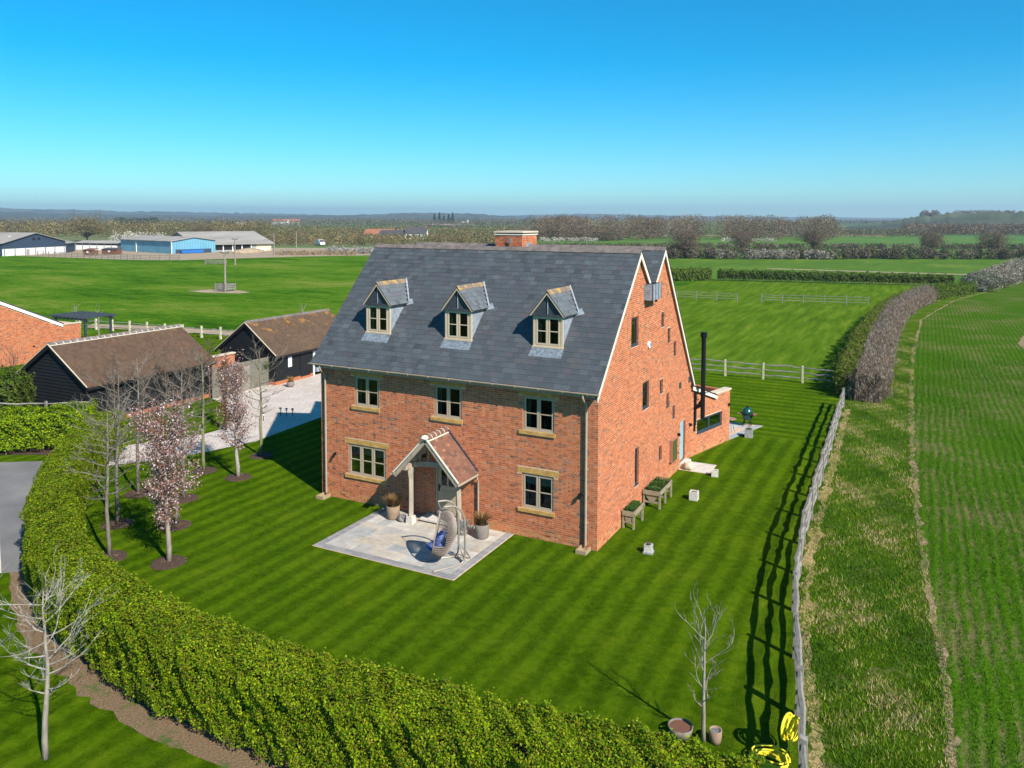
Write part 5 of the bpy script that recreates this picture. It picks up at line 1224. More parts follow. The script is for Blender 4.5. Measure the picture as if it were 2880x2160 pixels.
def pole(lab, x, y, h, guard):
    t = thing('utility_pole', lab, 'utility pole', (x, y, -.03)); obj('pole', MB().tube([(0, 0, 0), (0, 0, h)], [.17, .12], 8), 'bark_pale', t); obj('crossarm', MB().box(-.9, .9, -.06, .06, h-.35, h-.2), 'bark_grey', t)
    for s in (-.8, 0, .8): obj('insulator', MB().lathe([(.05, h-.2), (.07, h-.1), (.03, h)], (s, 0, 0), 6), 'lead', t)
    if guard:
        for k in range(3): obj('guard_rail', MB().box(-1.0, 1.0, -1.0, -.95, .3+.32*k, .5+.32*k).box(-1.0, 1.0, .95, 1.0, .3+.32*k, .5+.32*k).box(-1.0, -.95, -.95, .95, .3+.32*k, .5+.32*k).box(.95, 1.0, -.95, .95, .3+.32*k, .5+.32*k), 'rail_wood', t)
        for a in (-1, 1):
            for b in (-1, 1): obj('guard_post', MB().box(a-.07, a+.07, b-.07, b+.07, 0, 1.25), 'rail_wood', t)
pole('utility pole in a railed pen in the middle of the meadow', -85.1, 62.8, 6.1, True)
pole('utility pole beside a low rail at the far edge of the meadow', -135.1, 112.2, 6.3, False)
pole('thin utility pole right of the cattle barn', -161.9, 152.7, 6.5, False)
pole('bare thin pole before the scrub right of the cattle barn', -179.3, 181.1, 6.6, False)
split_fence([(-141.5, 109.0), (-139, 110), (-136.8, 111)], 'low feeder rail fence beside the second utility pole', h=1.1, rails=(.35, .65, .95), r=.09, pw_=.09, seed=9)
def van(lab, x, y, rz):
    t = thing('white_van', lab, 'van', (x, y, 0), rz); obj('body', MB().prism([(-2.6, -1, .35), (2.6, -1, .35), (2.6, -1, 1.1), (1.7, -1, 1.3), (1.1, -1, 2.2), (-2.6, -1, 2.2)], (0, 2, 0)), 'white_paint', t); obj('windscreen', MB().prism([(1.68, -.9, 1.36), (1.2, -.9, 2.08), (1.2, .9, 2.08), (1.68, .9, 1.36)], (.05, 0, .05)), 'liner', t)
    for a in (-1.7, 1.6):
        for b in (-1.02, .86): obj('wheel', MB().tube([(a, b, .35), (a, b+.16, .35)], .35, 10), 'liner', t)
van('white van on the lane beyond the meadow', -206, 224, -.5)
def cottage(lab, px_, d, w_, dep, ez, rz, wm, rm, rot=0):
    x, y = ray_ground(px_, d); t = thing('far_house', lab, 'house', (x, y, -.3), rot)
    obj('wall', MB().prism([(-w_/2, -dep/2, 0), (-w_/2, dep/2, 0), (-w_/2, dep/2, ez), (-w_/2, 0, rz), (-w_/2, -dep/2, ez)], (w_, 0, 0)), wm, t)
    rf = MB()
    for s in (-1, 1): rf.prism([(-w_/2-.3, s*(dep/2+.3), ez-.2), (w_/2+.3, s*(dep/2+.3), ez-.2), (w_/2+.3, 0, rz+.1), (-w_/2-.3, 0, rz+.1)], (0, 0, .2))
    obj('roof', rf, rm, t); obj('chimney', MB().box(w_/2-1, w_/2-.3, -.4, .4, rz-.5, rz+1.0), 'roof_red', t)
    for k in range(3):
        for z in (.8, ez-1.5): obj('window', MB().box(-w_/2+1+k*(w_-2)/3, -w_/2+1.9+k*(w_-2)/3, -dep/2-.05, -dep/2-.01, z, z+1.0), 'dark_inside', t)
cottage('white gabled cottage beyond the scrub left of the chimney', 1172, 420, 11, 6, 3.2, 6.2, 'render_white', 'roof_dark', .4)
cottage('red roofed farmhouse among trees beyond the scrub', 1070, 430, 16, 7, 2.6, 5.0, 'stone_wall_pale', 'roof_red', .2)
cottage('long dark roofed barn house beside the red roofed farmhouse', 1108, 425, 14, 7, 2.4, 4.6, 'stone_wall_pale', 'roof_dark', .3)
cottage('white house on the far plain left of the scrub', 678, 1150, 14, 8, 5, 9, 'render_white', 'roof_dark', .9)
cottage('pale terraced house in the far village', 790, 1300, 26, 8, 4.5, 8, 'render_white', 'roof_red', .2)
cottage('red roofed house in the far village', 825, 1320, 20, 8, 4.5, 8, 'stone_wall_pale', 'roof_red', .5)
cottage('white farmhouse below the conifers on the far hill', 1306, 1500, 14, 8, 5, 8, 'render_white', 'roof_dark', .1)
cottage('pale house at the foot of the wooded ridge', 1532, 1000, 14, 8, 5, 8, 'render_white', 'roof_red', .3)
cottage('pink house beside the pale house below the ridge', 1556, 1010, 12, 8, 5, 8.5, 'stone_wall_pale', 'roof_red', .8)
cottage('pink rendered house right of the dark conifers', 1578, 1005, 12, 8, 5, 8, 'roof_red', 'roof_red', .2)
cottage('white shed at the right end of the far hamlet', 1601, 1020, 15, 8, 5, 7, 'render_white', 'render_white', .1)
# ------------------------------------------------------------------ hedges
def resample(path, step):
    P = np.array(path, float); d = np.r_[0, np.cumsum(np.linalg.norm(np.diff(P, axis=0), axis=1))]; s = np.arange(0, d[-1], step)
    # Catmull-like smoothing by interpolating then box filter
    Q = np.stack([np.interp(s, d, P[:, i]) for i in range(2)], 1)
    k = max(1, int(1.2/step)); 
    if len(Q) > 3*k:
        pad = np.concatenate([np.repeat(Q[:1], k, 0), Q, np.repeat(Q[-1:], k, 0)]); Q = np.stack([np.convolve(pad[:, i], np.ones(2*k+1)/(2*k+1), 'valid') for i in range(2)], 1)
    return Q
def hedge(lab, path, width, height, leaf, dens, pal, seed, name='clipped_hedge', cat='hedge', foot=.25, rough=.12, stems=True, twig=None, group=None, tops=.06, aspect=.65, upright=0):
    rng = np.random.default_rng(seed); Q = resample(path, .1); n = len(Q); T = np.gradient(Q, axis=0); T /= np.linalg.norm(T, axis=1)[:, None]; Nn = np.stack([-T[:, 1], T[:, 0]], 1)
    o0 = (Q[0, 0], Q[0, 1], 0); t = thing(name, lab, cat, o0, 0, group); org = np.array(o0)
    length = n*.1; per = width+2*(height-foot); N = int(length*per*dens)
    i = rng.uniform(0, n-1.001, N); a = rng.uniform(0, per, N); h2 = height-foot
    side = np.where(a < h2, -1, np.where(a > h2+width, 1, 0)); lat = np.where(side == -1, -width/2, np.where(side == 1, width/2, a-h2-width/2)); z = np.where(side == -1, foot+a, np.where(side == 1, foot+(per-a), height))
    nl = side.astype(float); nz = (side == 0).astype(float)
    # round the shoulders
    q = np.clip((np.abs(lat)-(width/2-.25))/.25, 0, 1)*np.clip((z-(height-.25))/.25, 0, 1); lat = lat*(1-.12*q); z = z-.12*q
    s = i*.1
    clump = np.sin(s*8.3+1.7*np.sin(z*6.1+s))*np.sin((z+lat)*8.9+1.3*np.sin(s*5.7)); bump = .6*rough*clump+rough*(np.sin(s*3.1+z*2.3+seed)+np.sin(s*1.3-z*4.1+lat*3)+np.sin(s*6.3+z*5.7+lat*5))*.45+rough*.5*np.sin(s*11+lat*9+z*8)
    dep = bump-np.abs(rng.normal(0, .09, N))+.04
    lat = lat+nl*dep; z = z+nz*(dep+np.abs(rng.normal(0, tops, N))*(rng.random(N) < .15)); z = np.where(side != 0, z+rng.normal(0, .03, N), z)
    k = i.astype(int); f = (i-k)[:, None]; c = Q[k]*(1-f)+Q[np.minimum(k+1, n-1)]*f; nn = Nn[k]
    P = np.concatenate([c+nn*lat[:, None], z[:, None]], 1)
    NN = np.concatenate([nn*nl[:, None], nz[:, None]], 1)+np.array([0, 0, .35])
    ne = int(width*h2*dens*1.4); ends = []
    for e, sg in ((0, -1), (n-1, 1)):
        u = rng.uniform(-width/2, width/2, ne); zz = rng.uniform(foot, height, ne); dd = (.05+.1*np.sin(u*7+zz*5))-np.abs(rng.normal(0, .1, ne))+.1*sg*0
        ends.append((np.concatenate([Q[e]+Nn[e]*u[:, None]+T[e]*(sg*dd)[:, None], zz[:, None]], 1), np.tile(np.r_[T[e]*sg, .35], (ne, 1))))
    P = np.concatenate([P]+[e[0] for e in ends]); NN = np.concatenate([NN]+[e[1] for e in ends])
    V, F, cc = leaves(P-org, leaf, np.array(pal), rng, aspect, N=NN, up_=upright)
    npmesh('foliage', V, F, cc, 'leaf', t)
    core = MB(); st = 5  # dark boxes added inside the leaves to block light and view
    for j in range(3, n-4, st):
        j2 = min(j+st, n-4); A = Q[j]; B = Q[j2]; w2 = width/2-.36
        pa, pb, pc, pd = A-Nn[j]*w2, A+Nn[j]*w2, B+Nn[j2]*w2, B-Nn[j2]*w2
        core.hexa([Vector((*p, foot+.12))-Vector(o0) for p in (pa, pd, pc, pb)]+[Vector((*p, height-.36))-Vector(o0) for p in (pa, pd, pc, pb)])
    obj('core', core, 'hedge_blocker', t)
    if stems:
        sm = MB(); q = random.Random(seed)
        for j in range(2, n-2, 5):
            for sd in (-1, 1):
                p = Q[j]+Nn[j]*sd*(width/2-.3)*q.uniform(.5, 1.2); sm.tube([(p[0]-o0[0], p[1]-o0[1], 0), (p[0]-o0[0]+q.gauss(0, .05), p[1]-o0[1]+q.gauss(0, .05), foot+.35)], .025, 5)
        stuff(obj('stems', sm, 'bark_grey', t))
    return t
HP = [(.25, .35, .005), (.18, .29, .004), (.11, .21, .004), (.33, .40, .008), (.065, .13, .003), (.24, .29, .008), (.21, .17, .02)]
hedge('long curved clipped hedge of fresh green leaves enclosing the front lawn', HEDGE, 1.45, 1.9, .056, 2500, HP, 1, rough=.09)
hedge('tall clipped hedge behind the asphalt drive at the left edge', [(-37.5, -11.4), (-31, -4.6), (-26.6, .6)], 1.4, 2.0, .10, 620, HP[:5], 2)
hedge('loose leafy hedge against the gable of the long black barn', [(-41, -5.5), (-36, -2.2), (-32.2, .6)], 1.8, 2.9, .12, 420, [(.06, .12, .01), (.11, .2, .015), (.15, .2, .02), (.10, .09, .04)], 3, rough=.3, name='leafy_hedge')
sheet('mulch_bed', [(-30, -3.4), (-26.6, -1.6), (-25.2, 0), (-26, 1), (-30.5, -3.6)], .009, 'mulch_mat')
BP = [(.25, .175, .115), (.31, .23, .16), (.19, .13, .085), (.38, .31, .235), (.28, .19, .13), (.23, .165, .11), (.52, .46, .40)]
hedge('bare grey brown hedgerow running up beside the crop field', [(6.75, 28.0), (6.55, 40), (6.45, 50), (6.6, 62), (7.0, 74), (8.2, 86), (10.3, 98)], 1.5, 1.75, .30, 420, BP, 4, 'bare_hedgerow', rough=.34, foot=.1, stems=False, aspect=.10, upright=1.0, tops=.2)
hedge('fresh green hedge strip along the left of the bare hedgerow', [(5.4, 29.5), (5.2, 40), (5.1, 50), (5.3, 62), (5.75, 74), (7.0, 86), (9.0, 98)], 1.3, 1.62, .12, 360, [(.15, .22, .012), (.10, .17, .01), (.22, .26, .03), (.2, .17, .05)], 5, rough=.3, foot=.05, stems=False)
hedge('low rounded green hedge beyond the bare hedgerow', [(10.0, 99.5), (12.5, 106), (15.5, 113)], 2.2, 1.6, .2, 110, [(.12, .19, .015), (.17, .22, .03), (.09, .14, .015)], 6, rough=.3, foot=.05, stems=False)
rngB = np.random.default_rng(77)
def blob(lab, x, y, r, h, n, size, pal, seed, name='shrub', cat='shrub', mat='far_leaf', z0=-.03, aspect=.6, group=None):
    rng = np.random.default_rng(seed); t = thing(name, lab, cat, (x, y, z0), 0, group)
    P = rng.normal(size=(n, 3)); P /= np.linalg.norm(P, axis=1)[:, None]; rad = rng.uniform(.55, 1, (n, 1))**.6
    ph = np.arctan2(P[:, 1], P[:, 0]); lump = 1+.22*np.sin(ph*3+seed)+.16*np.sin(ph*5+P[:, 2]*6)
    P = P*rad*np.stack([r*lump, r*lump, np.full(n, h/2)*(.8+.2*lump)], 1)+np.array([0, 0, h/2]); P[:, 2] = np.abs(P[:, 2])
    V, F, cc = leaves(P, size, np.array(pal), rng, aspect); npmesh('foliage', V, F, cc, mat, t); obj('stem', MB().tube([(0, 0, 0), (.05, .02, h*.6)], [.12*r, .04*r], 6), 'bark_brown', t); return t
BLS = [(.34, .29, .22), (.27, .22, .16), (.22, .18, .13), (.45, .41, .36)]
for i, (x, y, lab) in enumerate(((17.5, 119, 'nearest blossoming thorn shrub of the row beyond the crop field'), (20.2, 129, 'second blossoming thorn shrub of the row beyond the crop field'), (23.2, 140, 'third blossoming thorn shrub of the row beyond the crop field'), (26.2, 152, 'fourth blossoming thorn shrub of the row beyond the crop field'), (29.5, 164, 'farthest blossoming thorn shrub of the row beyond the crop field'))):
    blob(lab, x, y, 3.0-.2*(i == 0), 3.2+.3*i, 6500, .2, BLS if i else [(.30, .28, .24), (.2, .2, .14), (.14, .15, .08)], 20+i, 'thorn_shrub', group='thorn shrubs beyond the crop field')
GH = [(.07, .12, .01), (.11, .16, .015), (.05, .085, .01), (.14, .17, .03)]
hedge('clipped dark green hedge across the far end of the paddock', [(-24, 121.2), (-12, 123), (2, 125.4), (14.2, 127.6)], 1.6, 1.75, .26, 75, GH, 8, rough=.25, foot=.3)
hedge('bright green hedge turning away at the left of the paddock', [(-38, 108), (-32, 114.5), (-25, 121)], 1.8, 2.0, .26, 75, [(.13, .19, .015), (.17, .22, .03), (.09, .14, .012)], 9, rough=.3, foot=.05, stems=False)

# ------------------------------------------------------------------ trees
def branches(seed, h, r0, clear, n1, spread, up_, n2=4, n3=3, wob=.04, rise=.09, crown_pow=.7, thin=.3):
    q = random.Random(seed); trunk = []; rad = []; nseg = 9; x = y = 0
    for i in range(nseg+1):
        t = i/nseg; x += q.gauss(0, wob)*h*.1; y += q.gauss(0, wob)*h*.1; trunk.append(Vector((x, y, h*t))); rad.append(r0*(1-t)**.8+.008)
    out = []
    def at(t):
        f = t*nseg; i = min(int(f), nseg-1); return trunk[i].lerp(trunk[i+1], f-i), rad[i]
    a = q.uniform(0, 6.28)
    for k in range(n1):
        t = clear+(1-clear)*(k+.5)/n1*.94; p, rr = at(t); a += 2.4+q.gauss(0, .35); tt = (t-clear)/(1-clear); L = spread*(math.sin(math.pi*min(1, .28+.72*(1-tt)))**crown_pow)*q.uniform(.75, 1.15)*(1-.35*tt)
        e = up_+q.gauss(0, .12)+.25*tt; d = Vector((math.cos(a)*math.cos(e), math.sin(a)*math.cos(e), math.sin(e)))
        pts = [p.copy()]; c = p.copy(); m_ = 5
        for i in range(m_): d = (d+Vector((q.gauss(0, .14), q.gauss(0, .14), rise+q.gauss(0, .08)))).normalized(); c = c+d*L/m_; pts.append(c.copy())
        r1 = max(.008, rr*thin); out.append((pts, [r1*(1-i/m_)+.005 for i in range(m_+1)], 1))
        for j in range(n2):
            i = q.randint(1, m_); b = pts[i]; d2 = (d+Vector((q.gauss(0, .55), q.gauss(0, .55), .25+q.gauss(0, .3)))).normalized(); L2 = L*q.uniform(.3, .6); p2 = [b.copy()]; c2 = b.copy()
            for _ in range(3): d2 = (d2+Vector((q.gauss(0, .15), q.gauss(0, .15), .08))).normalized(); c2 = c2+d2*L2/3; p2.append(c2.copy())
            out.append((p2, [.008, .006, .005, .004], 2))
            for _ in range(n3):
                b3 = p2[q.randint(1, 3)]; d3 = (d2+Vector((q.gauss(0, .5), q.gauss(0, .5), .2+q.gauss(0, .3)))).normalized(); out.append(([b3, b3+d3*L2*q.uniform(.25, .5)], [.005, .003], 3))
    return trunk, rad, out
def tree(lab, x, y, h, r0, clear, n1, spread, up_, bark, twigm, seed, n2=4, n3=3, scale=1.0, group=None, mulch=True, cat='tree', name='bare_tree', thick=1.0, cp=.7, z=0, rise=.09, thin=.3):
    t = thing(name, lab, cat, (x, y, z), 0, group); trunk, rad, out = branches(seed, h, r0, clear, n1, spread, up_, n2, n3, crown_pow=cp, rise=rise, thin=thin)
    obj('trunk', MB().tube([trunk[0]-Vector((0, 0, .03))]+trunk[1:], rad, 8), bark, t, True); mb = MB()
    for pts, rd, lv in out: mb.tube(pts, [v*thick for v in rd], 5 if lv == 1 else 3, cap=False)
    obj('crown', mb, twigm, t); return t, out
def mulch(x, y, lab, r=.55):
    q = random.Random(int(x*7+y*13)); t = thing('mulch_ring', lab, 'mulch', (x, y, .004)); mb = MB(); n = 22; V = [(0, 0, .075)]
    for k, (rr, z) in enumerate(((.5, .07), (.88, .045), (1.0, .004))):
        for j in range(n): a = 6.283*j/n; f = rr*r*(1+q.gauss(0, .035)); V.append((f*math.cos(a), f*math.sin(a), z))
    F = [(0, 1+j, 1+(j+1) % n) for j in range(n)]+[(1+k*n+j, 1+(k+1)*n+j, 1+(k+1)*n+(j+1) % n, 1+k*n+(j+1) % n) for k in range(2) for j in range(n)]; mb._add(V, F); obj('mound', mb, 'mulch_mat', t)
    rng = np.random.default_rng(int(abs(x*100))); m_ = 420; a = rng.uniform(0, 6.283, m_); rr = r*np.sqrt(rng.uniform(0, 1.0, m_)); P = np.stack([rr*np.cos(a), rr*np.sin(a), .085-.08*(rr/r)**2], 1); V, F2, cc = leaves(P, .07, np.array([(.12, .065, .04), (.06, .035, .025), (.20, .12, .08), (.26, .17, .11)]), rng, .35, flat=2.0); stuff(npmesh('bark_chips', V, F2, cc, 'twig', t))
BT = [(-14.17, -7.98, 4.9, 'bark_grey', 'bare tree nearest the curved hedge on the left lawn', 'mulch ring round the bare tree nearest the curved hedge'),
      (-16.5, -5.95, 5.6, 'bark_grey', 'bare tree just behind the one nearest the curved hedge', 'mulch ring half shaded behind the nearest bare tree'),
      (-14.5, -5.07, 5.0, 'bark_grey', 'bare tree directly behind the large blossom tree', 'mulch ring directly behind the large blossom tree'),
      (-16.51, -2.98, 5.2, 'bark_grey', 'bare tree to the right rear of the large blossom tree', 'mulch ring to the right rear of the blossom tree'),
      (-18.66, -3.44, 5.6, 'bark_grey', 'bare tree at the gravel end of the curved hedge', 'mulch ring close to the gravel end of the hedge'),
      (-18.64, -.1, 5.2, 'bark_green', 'bare tree between the gravel path and the small blossom tree', 'mulch ring at the bend of the gravel path'),
      (-18.04, 2.75, 5.0, 'bark_green', 'bare spreading tree at the edge of the house shadow', 'mulch ring at the edge of the house shadow')]
for i, (x, y, h, bk, lab, ml) in enumerate(BT):
    tree(lab, x, y, h, .07, .34, 22, 1.55, .12, bk, 'bark_grey', 100+i, 6, 4, group='bare trees on the left lawn', thick=1.0, rise=.05); mulch(x, y, ml)
def blossom(lab, ml, x, y, h, seed, n, sx, trunkm):
    t, out = tree(lab, x, y, h, .085, .27, 26, 1.75*sx, .62, trunkm, 'bark_brown', seed, 5, 2, name='blossom_tree', cp=.5, rise=.12); mulch(x, y, ml)
    rng = np.random.default_rng(seed); pts = [p for pts, rd, lv in out for p in pts[1:]]; A = np.array([tuple(p) for p in pts]); P = A[rng.integers(0, len(A), n)]+rng.normal(size=(n, 3))*.11
    V, F, cc = leaves(P, .068, np.array([(.62, .48, .47), (.70, .58, .57), (.46, .28, .28), (.24, .10, .065), (.30, .14, .09), (.19, .08, .055), (.38, .21, .18), (.27, .13, .08)]), rng, .7); npmesh('blossom', V, F, cc, 'petal', t)
blossom('large pink blossom tree on the left lawn', 'mulch ring round the large pink blossom tree', -12.09, -7.34, 4.5, 201, 9000, .92, 'bark_pale')
blossom('small pink blossom tree by the gravel path', 'mulch ring round the small blossom tree', -16.59, -.05, 4.4, 202, 5200, .85, 'bark_white')
tree('pale bare tree on the grass outside the curved hedge at lower left', -6.4, -15.05, 3.55, .06, .34, 22, 1.45, .12, 'bark_pale', 'bark_white', 301, 6, 4, thick=.72, rise=.11, thin=.36)
tree('small bare sapling behind the hedge at lower right', 5.61, -8.11, 2.75, .042, .2, 15, 1.15, .45, 'bark_pale', 'bark_pale', 302, 4, 3, thick=.75, rise=.13)
# copper leaved columnar tree beside the gravel
t, out = tree('narrow copper leaved hornbeam beside the gravel path', -23.1, 5.3, 3.6, .07, .12, 18, .75, 1.1, 'bark_brown', 'bark_brown', 401, 3, 2, name='copper_hornbeam')
rng = np.random.default_rng(9); A = np.array([tuple(p) for pts, rd, lv in out for p in pts]); P = A[rng.integers(0, len(A), 3200)]+rng.normal(size=(3200, 3))*.07; V, F, cc = leaves(P, .075, np.array([(.24, .11, .035), (.32, .16, .05), (.16, .08, .03)]), rng, .6); npmesh('foliage', V, F, cc, 'leaf', t)
# twiggy shrubs before the long barn
for i, (x, y, h, lab) in enumerate(((-28.9, 3.0, 3.4, 'twiggy shrub at the left end of the long barn front'), (-28.6, 4.6, 3.0, 'second twiggy shrub before the long barn'), (-28.8, 6.2, 3.6, 'third twiggy shrub before the long barn'), (-28.5, 7.7, 3.0, 'fourth twiggy shrub before the long barn'), (-28.7, 9.3, 3.8, 'twiggy shrub at the right end of the long barn front'), (-33.8, .6, 4.0, 'dark twiggy shrub against the gable of the long barn'))):
    tree(lab, x, y, h, .04, .08, 18, 1.25, .75, 'bark_brown', 'bark_brown', 420+i, 5, 3, group='twiggy shrubs before the long barn', name='twiggy_shrub', cat='shrub', thick=1.2)
for i, (x, y, lab) in enumerate(((-41, 31, 'young bare tree behind the ridge of the garage barn'), (-61, 22.5, 'pruned white stemmed tree beside the pergola'), (-58.5, 23, 'thin bare sapling beside the pergola'))): tree(lab, x, y, 3.2-.3*i, .06, .15, 10, 1.0, .8, 'bark_pale', 'bark_pale', 440+i, 3, 2, name='young_tree', thick=1.3)
blob('round yellow green bush behind the brick building', -66, 21, 1.5, 2.2, 900, .2, [(.14, .17, .02), (.2, .2, .03), (.08, .11, .015)], 3, 'garden_bush', 'bush', 'leaf')
blob('dry reed clump between the two barns', -40.0, 27.0, .9, 1.6, 500, .3, [(.4, .27, .1), (.3, .24, .09), (.2, .16, .06)], 4, 'reed_clump', 'bush', 'leaf', aspect=.15)
blob('orange stemmed dogwood between the two barns', -38.2, 26.6, .5, 1.3, 260, .3, [(.5, .2, .06), (.4, .14, .04)], 5, 'dogwood', 'bush', 'leaf', aspect=.12)

# ------------------------------------------------------------------ rough grass on the verge and by the crop
def blades(name, n, area, hmin, hmax, pal, seed, wd=.012, lean=.5, dens=None):
    rng = np.random.default_rng(seed); x0, x1, y0, y1 = area; m_ = int(n*2.6); x = rng.uniform(x0, x1, m_); y = y0+(y1-y0)*rng.uniform(0, 1, m_)**1.6
    keep = np.ones(m_, bool)
    if dens is not None: keep = dens(x, y, rng)
    x, y = x[keep][:n], y[keep][:n]; k = len(x); h = rng.uniform(hmin, hmax, k); a = rng.uniform(0, 6.283, k); d = np.stack([np.cos(a), np.sin(a)], 1)*(h*rng.uniform(.1, lean*2, k))[:, None]; b = rng.uniform(0, 6.283, k); s = np.stack([np.cos(b), np.sin(b)], 1)*wd
    P0 = np.stack([x-s[:, 0], y-s[:, 1], np.zeros(k)-.01], 1); P1 = np.stack([x+s[:, 0], y+s[:, 1], np.zeros(k)-.01], 1); P2 = np.stack([x+d[:, 0], y+d[:, 1], h], 1)
    V = np.stack([P0, P1, P2], 1).reshape(-1, 3); pal = np.array(pal)
    patch = np.sin(x*1.9+y*.7)+np.sin(x*.8-y*1.1+1)+np.sin(x*3.3+y*2.1)*.7+np.sin(x*7.1-y*5.3)*.6+rng.normal(0, 1.0, k); idx = np.clip(((patch+2.2)/4.4*len(pal)).astype(int), 0, len(pal)-1); col = pal[idx]*rng.uniform(.7, 1.3, (k, 1))
    o = npmesh(name, V, np.arange(3*k).reshape(k, 3), np.repeat(col, 3, 0), 'grass_blade'); return o
FX_ = np.array(FENCE); EX_ = np.array(EDGE)
def on_verge(x, y, rng):
    lo = np.interp(y, FX_[:, 1], FX_[:, 0])+.05; hi = np.interp(y, EX_[:, 1], EX_[:, 0])+.1
    return (x > lo) & (x < hi) & (np.sin(x*2.3+y*.9)+np.sin(y*1.7-x)+rng.normal(0, 1, len(x)) > -1.4)
o = stuff(blades('rough_grass', 90000, (5.4, 11, -13, 60), .04, .13, [(.05, .13, .004), (.065, .155, .004), (.08, .18, .005), (.11, .22, .006), (.15, .25, .01), (.20, .27, .015), (.28, .29, .04), (.50, .40, .18)], 1, dens=on_verge)); tag(o, 'rough tussocky grass and straw between the fence and the crop', 'grass')
def on_lawn(x, y, rng):
    hi = np.interp(y, FX_[:, 1], FX_[:, 0]); lo = np.interp(x, np.array(HEDGE)[:, 0], np.array(HEDGE)[:, 1])+.7
    return (x < hi) & ((y > lo) | (y < lo-2.1)) & ~((x > -8.9) & (x < -3.1) & (y > -4.15)) & ~((x > -12) & (x < .02) & (y > 0)) & (x*.95+y > -19)
o = stuff(blades('lawn_grass', 170000, (-13, 8, -17, 9), .012, .032, [(.035, .09, .002), (.05, .12, .003), (.065, .145, .003), (.085, .17, .004), (.11, .19, .006), (.17, .22, .02)], 3, wd=.006, dens=on_lawn)); tag(o, 'short mown grass blades of the front lawn', 'grass')
def on_crop(x, y, rng):
    hi = np.interp(y, EX_[:, 1], EX_[:, 0])+.25; row = np.abs(((x+.08*np.sin(y*.6)) % .25)-.125) < .055
    return (x > hi) & row & (np.sin(x*.9+y*.35)+np.sin(y*.21-x*.5)+rng.normal(0, .8, len(x)) > -.7)
o = stuff(blades('young_crop', 70000, (9, 22, -13, 50), .05, .12, [(.035, .10, .003), (.05, .13, .004), (.07, .155, .006), (.10, .18, .012)], 2, dens=on_crop)); tag(o, 'young green cereal crop in drilled rows', 'crop')

# ------------------------------------------------------------------ far trees and woods
def vg(px_, depth):
    x = (px_-1440)/2241.84*depth; return (9.56+math.cos(YAW)*x-math.sin(YAW)*depth, -24.78+math.sin(YAW)*x+math.cos(YAW)*depth)
def belt(name, lab, px0, px1, depth, thick, h, n, size, pal, seed, cat='scrub', rmin=.5, rmax=1.1, z0=-.2, aspect=.55, flatb=False, kind=True, hvar=.35, dn=.3):
    """a mass of bushes or bare crowns along a band of the view"""
    rng = np.random.default_rng(seed); A, B = vg(px0, depth), vg(px1, depth); W = math.dist(A, B); nc = max(4, int(W/(h*dn)*max(1, thick/(h*1.4)))); L = []
    ctr = (np.array(A)+np.array(B))/2
    for i in range(nc):
        f = rng.random(); dd = depth+rng.uniform(0, thick); p = vg(px0+(px1-px0)*f, dd); hh = h*rng.uniform(1-hvar, 1.0); r = hh*rng.uniform(rmin, rmax)*.5; k = int(n/nc)
        P = rng.normal(size=(k, 3)); P /= np.linalg.norm(P, axis=1)[:, None]; P = P*(rng.uniform(.5, 1, (k, 1))**.5)*np.array([r, r, hh*.5]); P[:, 2] = P[:, 2]+hh*.5
        if flatb: P[:, 2] = np.where(P[:, 2] < hh*.2, rng.uniform(0, hh*.4, k), P[:, 2])
        P += np.array([p[0]-ctr[0], p[1]-ctr[1], 0]); base = np.array(pal)[rng.integers(len(pal))]*rng.uniform(.8, 1.2)
        V, F, cc = leaves(P, size, np.array([base*.7, base, base*1.3]), rng, aspect); L.append((V, F, cc))
    V, F, cc = merge(L); o = npmesh(name, V, F, cc, 'far_leaf'); o.location = (ctr[0], ctr[1], z0); tag(o, lab, cat)
    if kind: stuff(o)
    return o
WD = [(.17, .125, .08), (.19, .14, .09), (.15, .115, .07), (.20, .155, .095), (.16, .115, .085)]
SCB = [(.17, .13, .06), (.14, .13, .05), (.20, .15, .065), (.11, .115, .04), (.24, .17, .08), (.13, .10, .06)]
BLO = [(.45, .42, .35), (.38, .34, .26)]
HG = [(.13, .105, .075), (.10, .095, .05), (.16, .13, .09), (.12, .12, .05)]
belt('woodland', 'bare winter wood along the ridge right of the chimney', 1490, 2340, 395, 150, 14.2, 130000, .6, WD, 1, 'wood', .7, 1.1, hvar=.38)
belt('woodland', 'bare wood edge falling away left of the main wood', 1440, 1760, 385, 40, 8.6, 24000, .55, WD, 2, 'wood', .7, 1.1)
belt('blackthorn', 'white blackthorn along the foot of the wood', 1520, 1680, 380, 8, 2.4, 2600, .5, BLO, 3, 'shrub', .8, 1.5); belt('blackthorn', 'white blackthorn at the right foot of the wood', 2030, 2180, 388, 6, 2.2, 1600, .5, BLO, 4, 'shrub', .8, 1.5)
belt('hedgerow', 'bushy hedgerow across the far side of the green field', 1480, 2900, 222, 6, 3.3, 60000, .42, HG, 5, 'hedge', .8, 1.6, z0=-.1, hvar=.2)
belt('hedgerow', 'white flowering stretch of the far hedgerow', 2010, 2350, 220, 2, 2.9, 11000, .36, [(.33, .30, .24), (.26, .23, .18)], 6, 'hedge', .8, 1.5, z0=-.1, hvar=.2)
belt('hedgerow', 'second hedgerow behind the flowering one', 1480, 2900, 296, 6, 2.4, 24000, .5, HG, 7, 'hedge', .8, 1.6, z0=-.1)
belt('woodland', 'dark bare wood at the far right under the hill', 2545, 2950, 560, 90, 8.8, 26000, .95, WD, 8, 'wood', .7, 1.1); belt('scrub', 'pale scrub between the wood and the right hill', 2330, 2620, 480, 150, 5.0, 9000, .8, HG, 9)
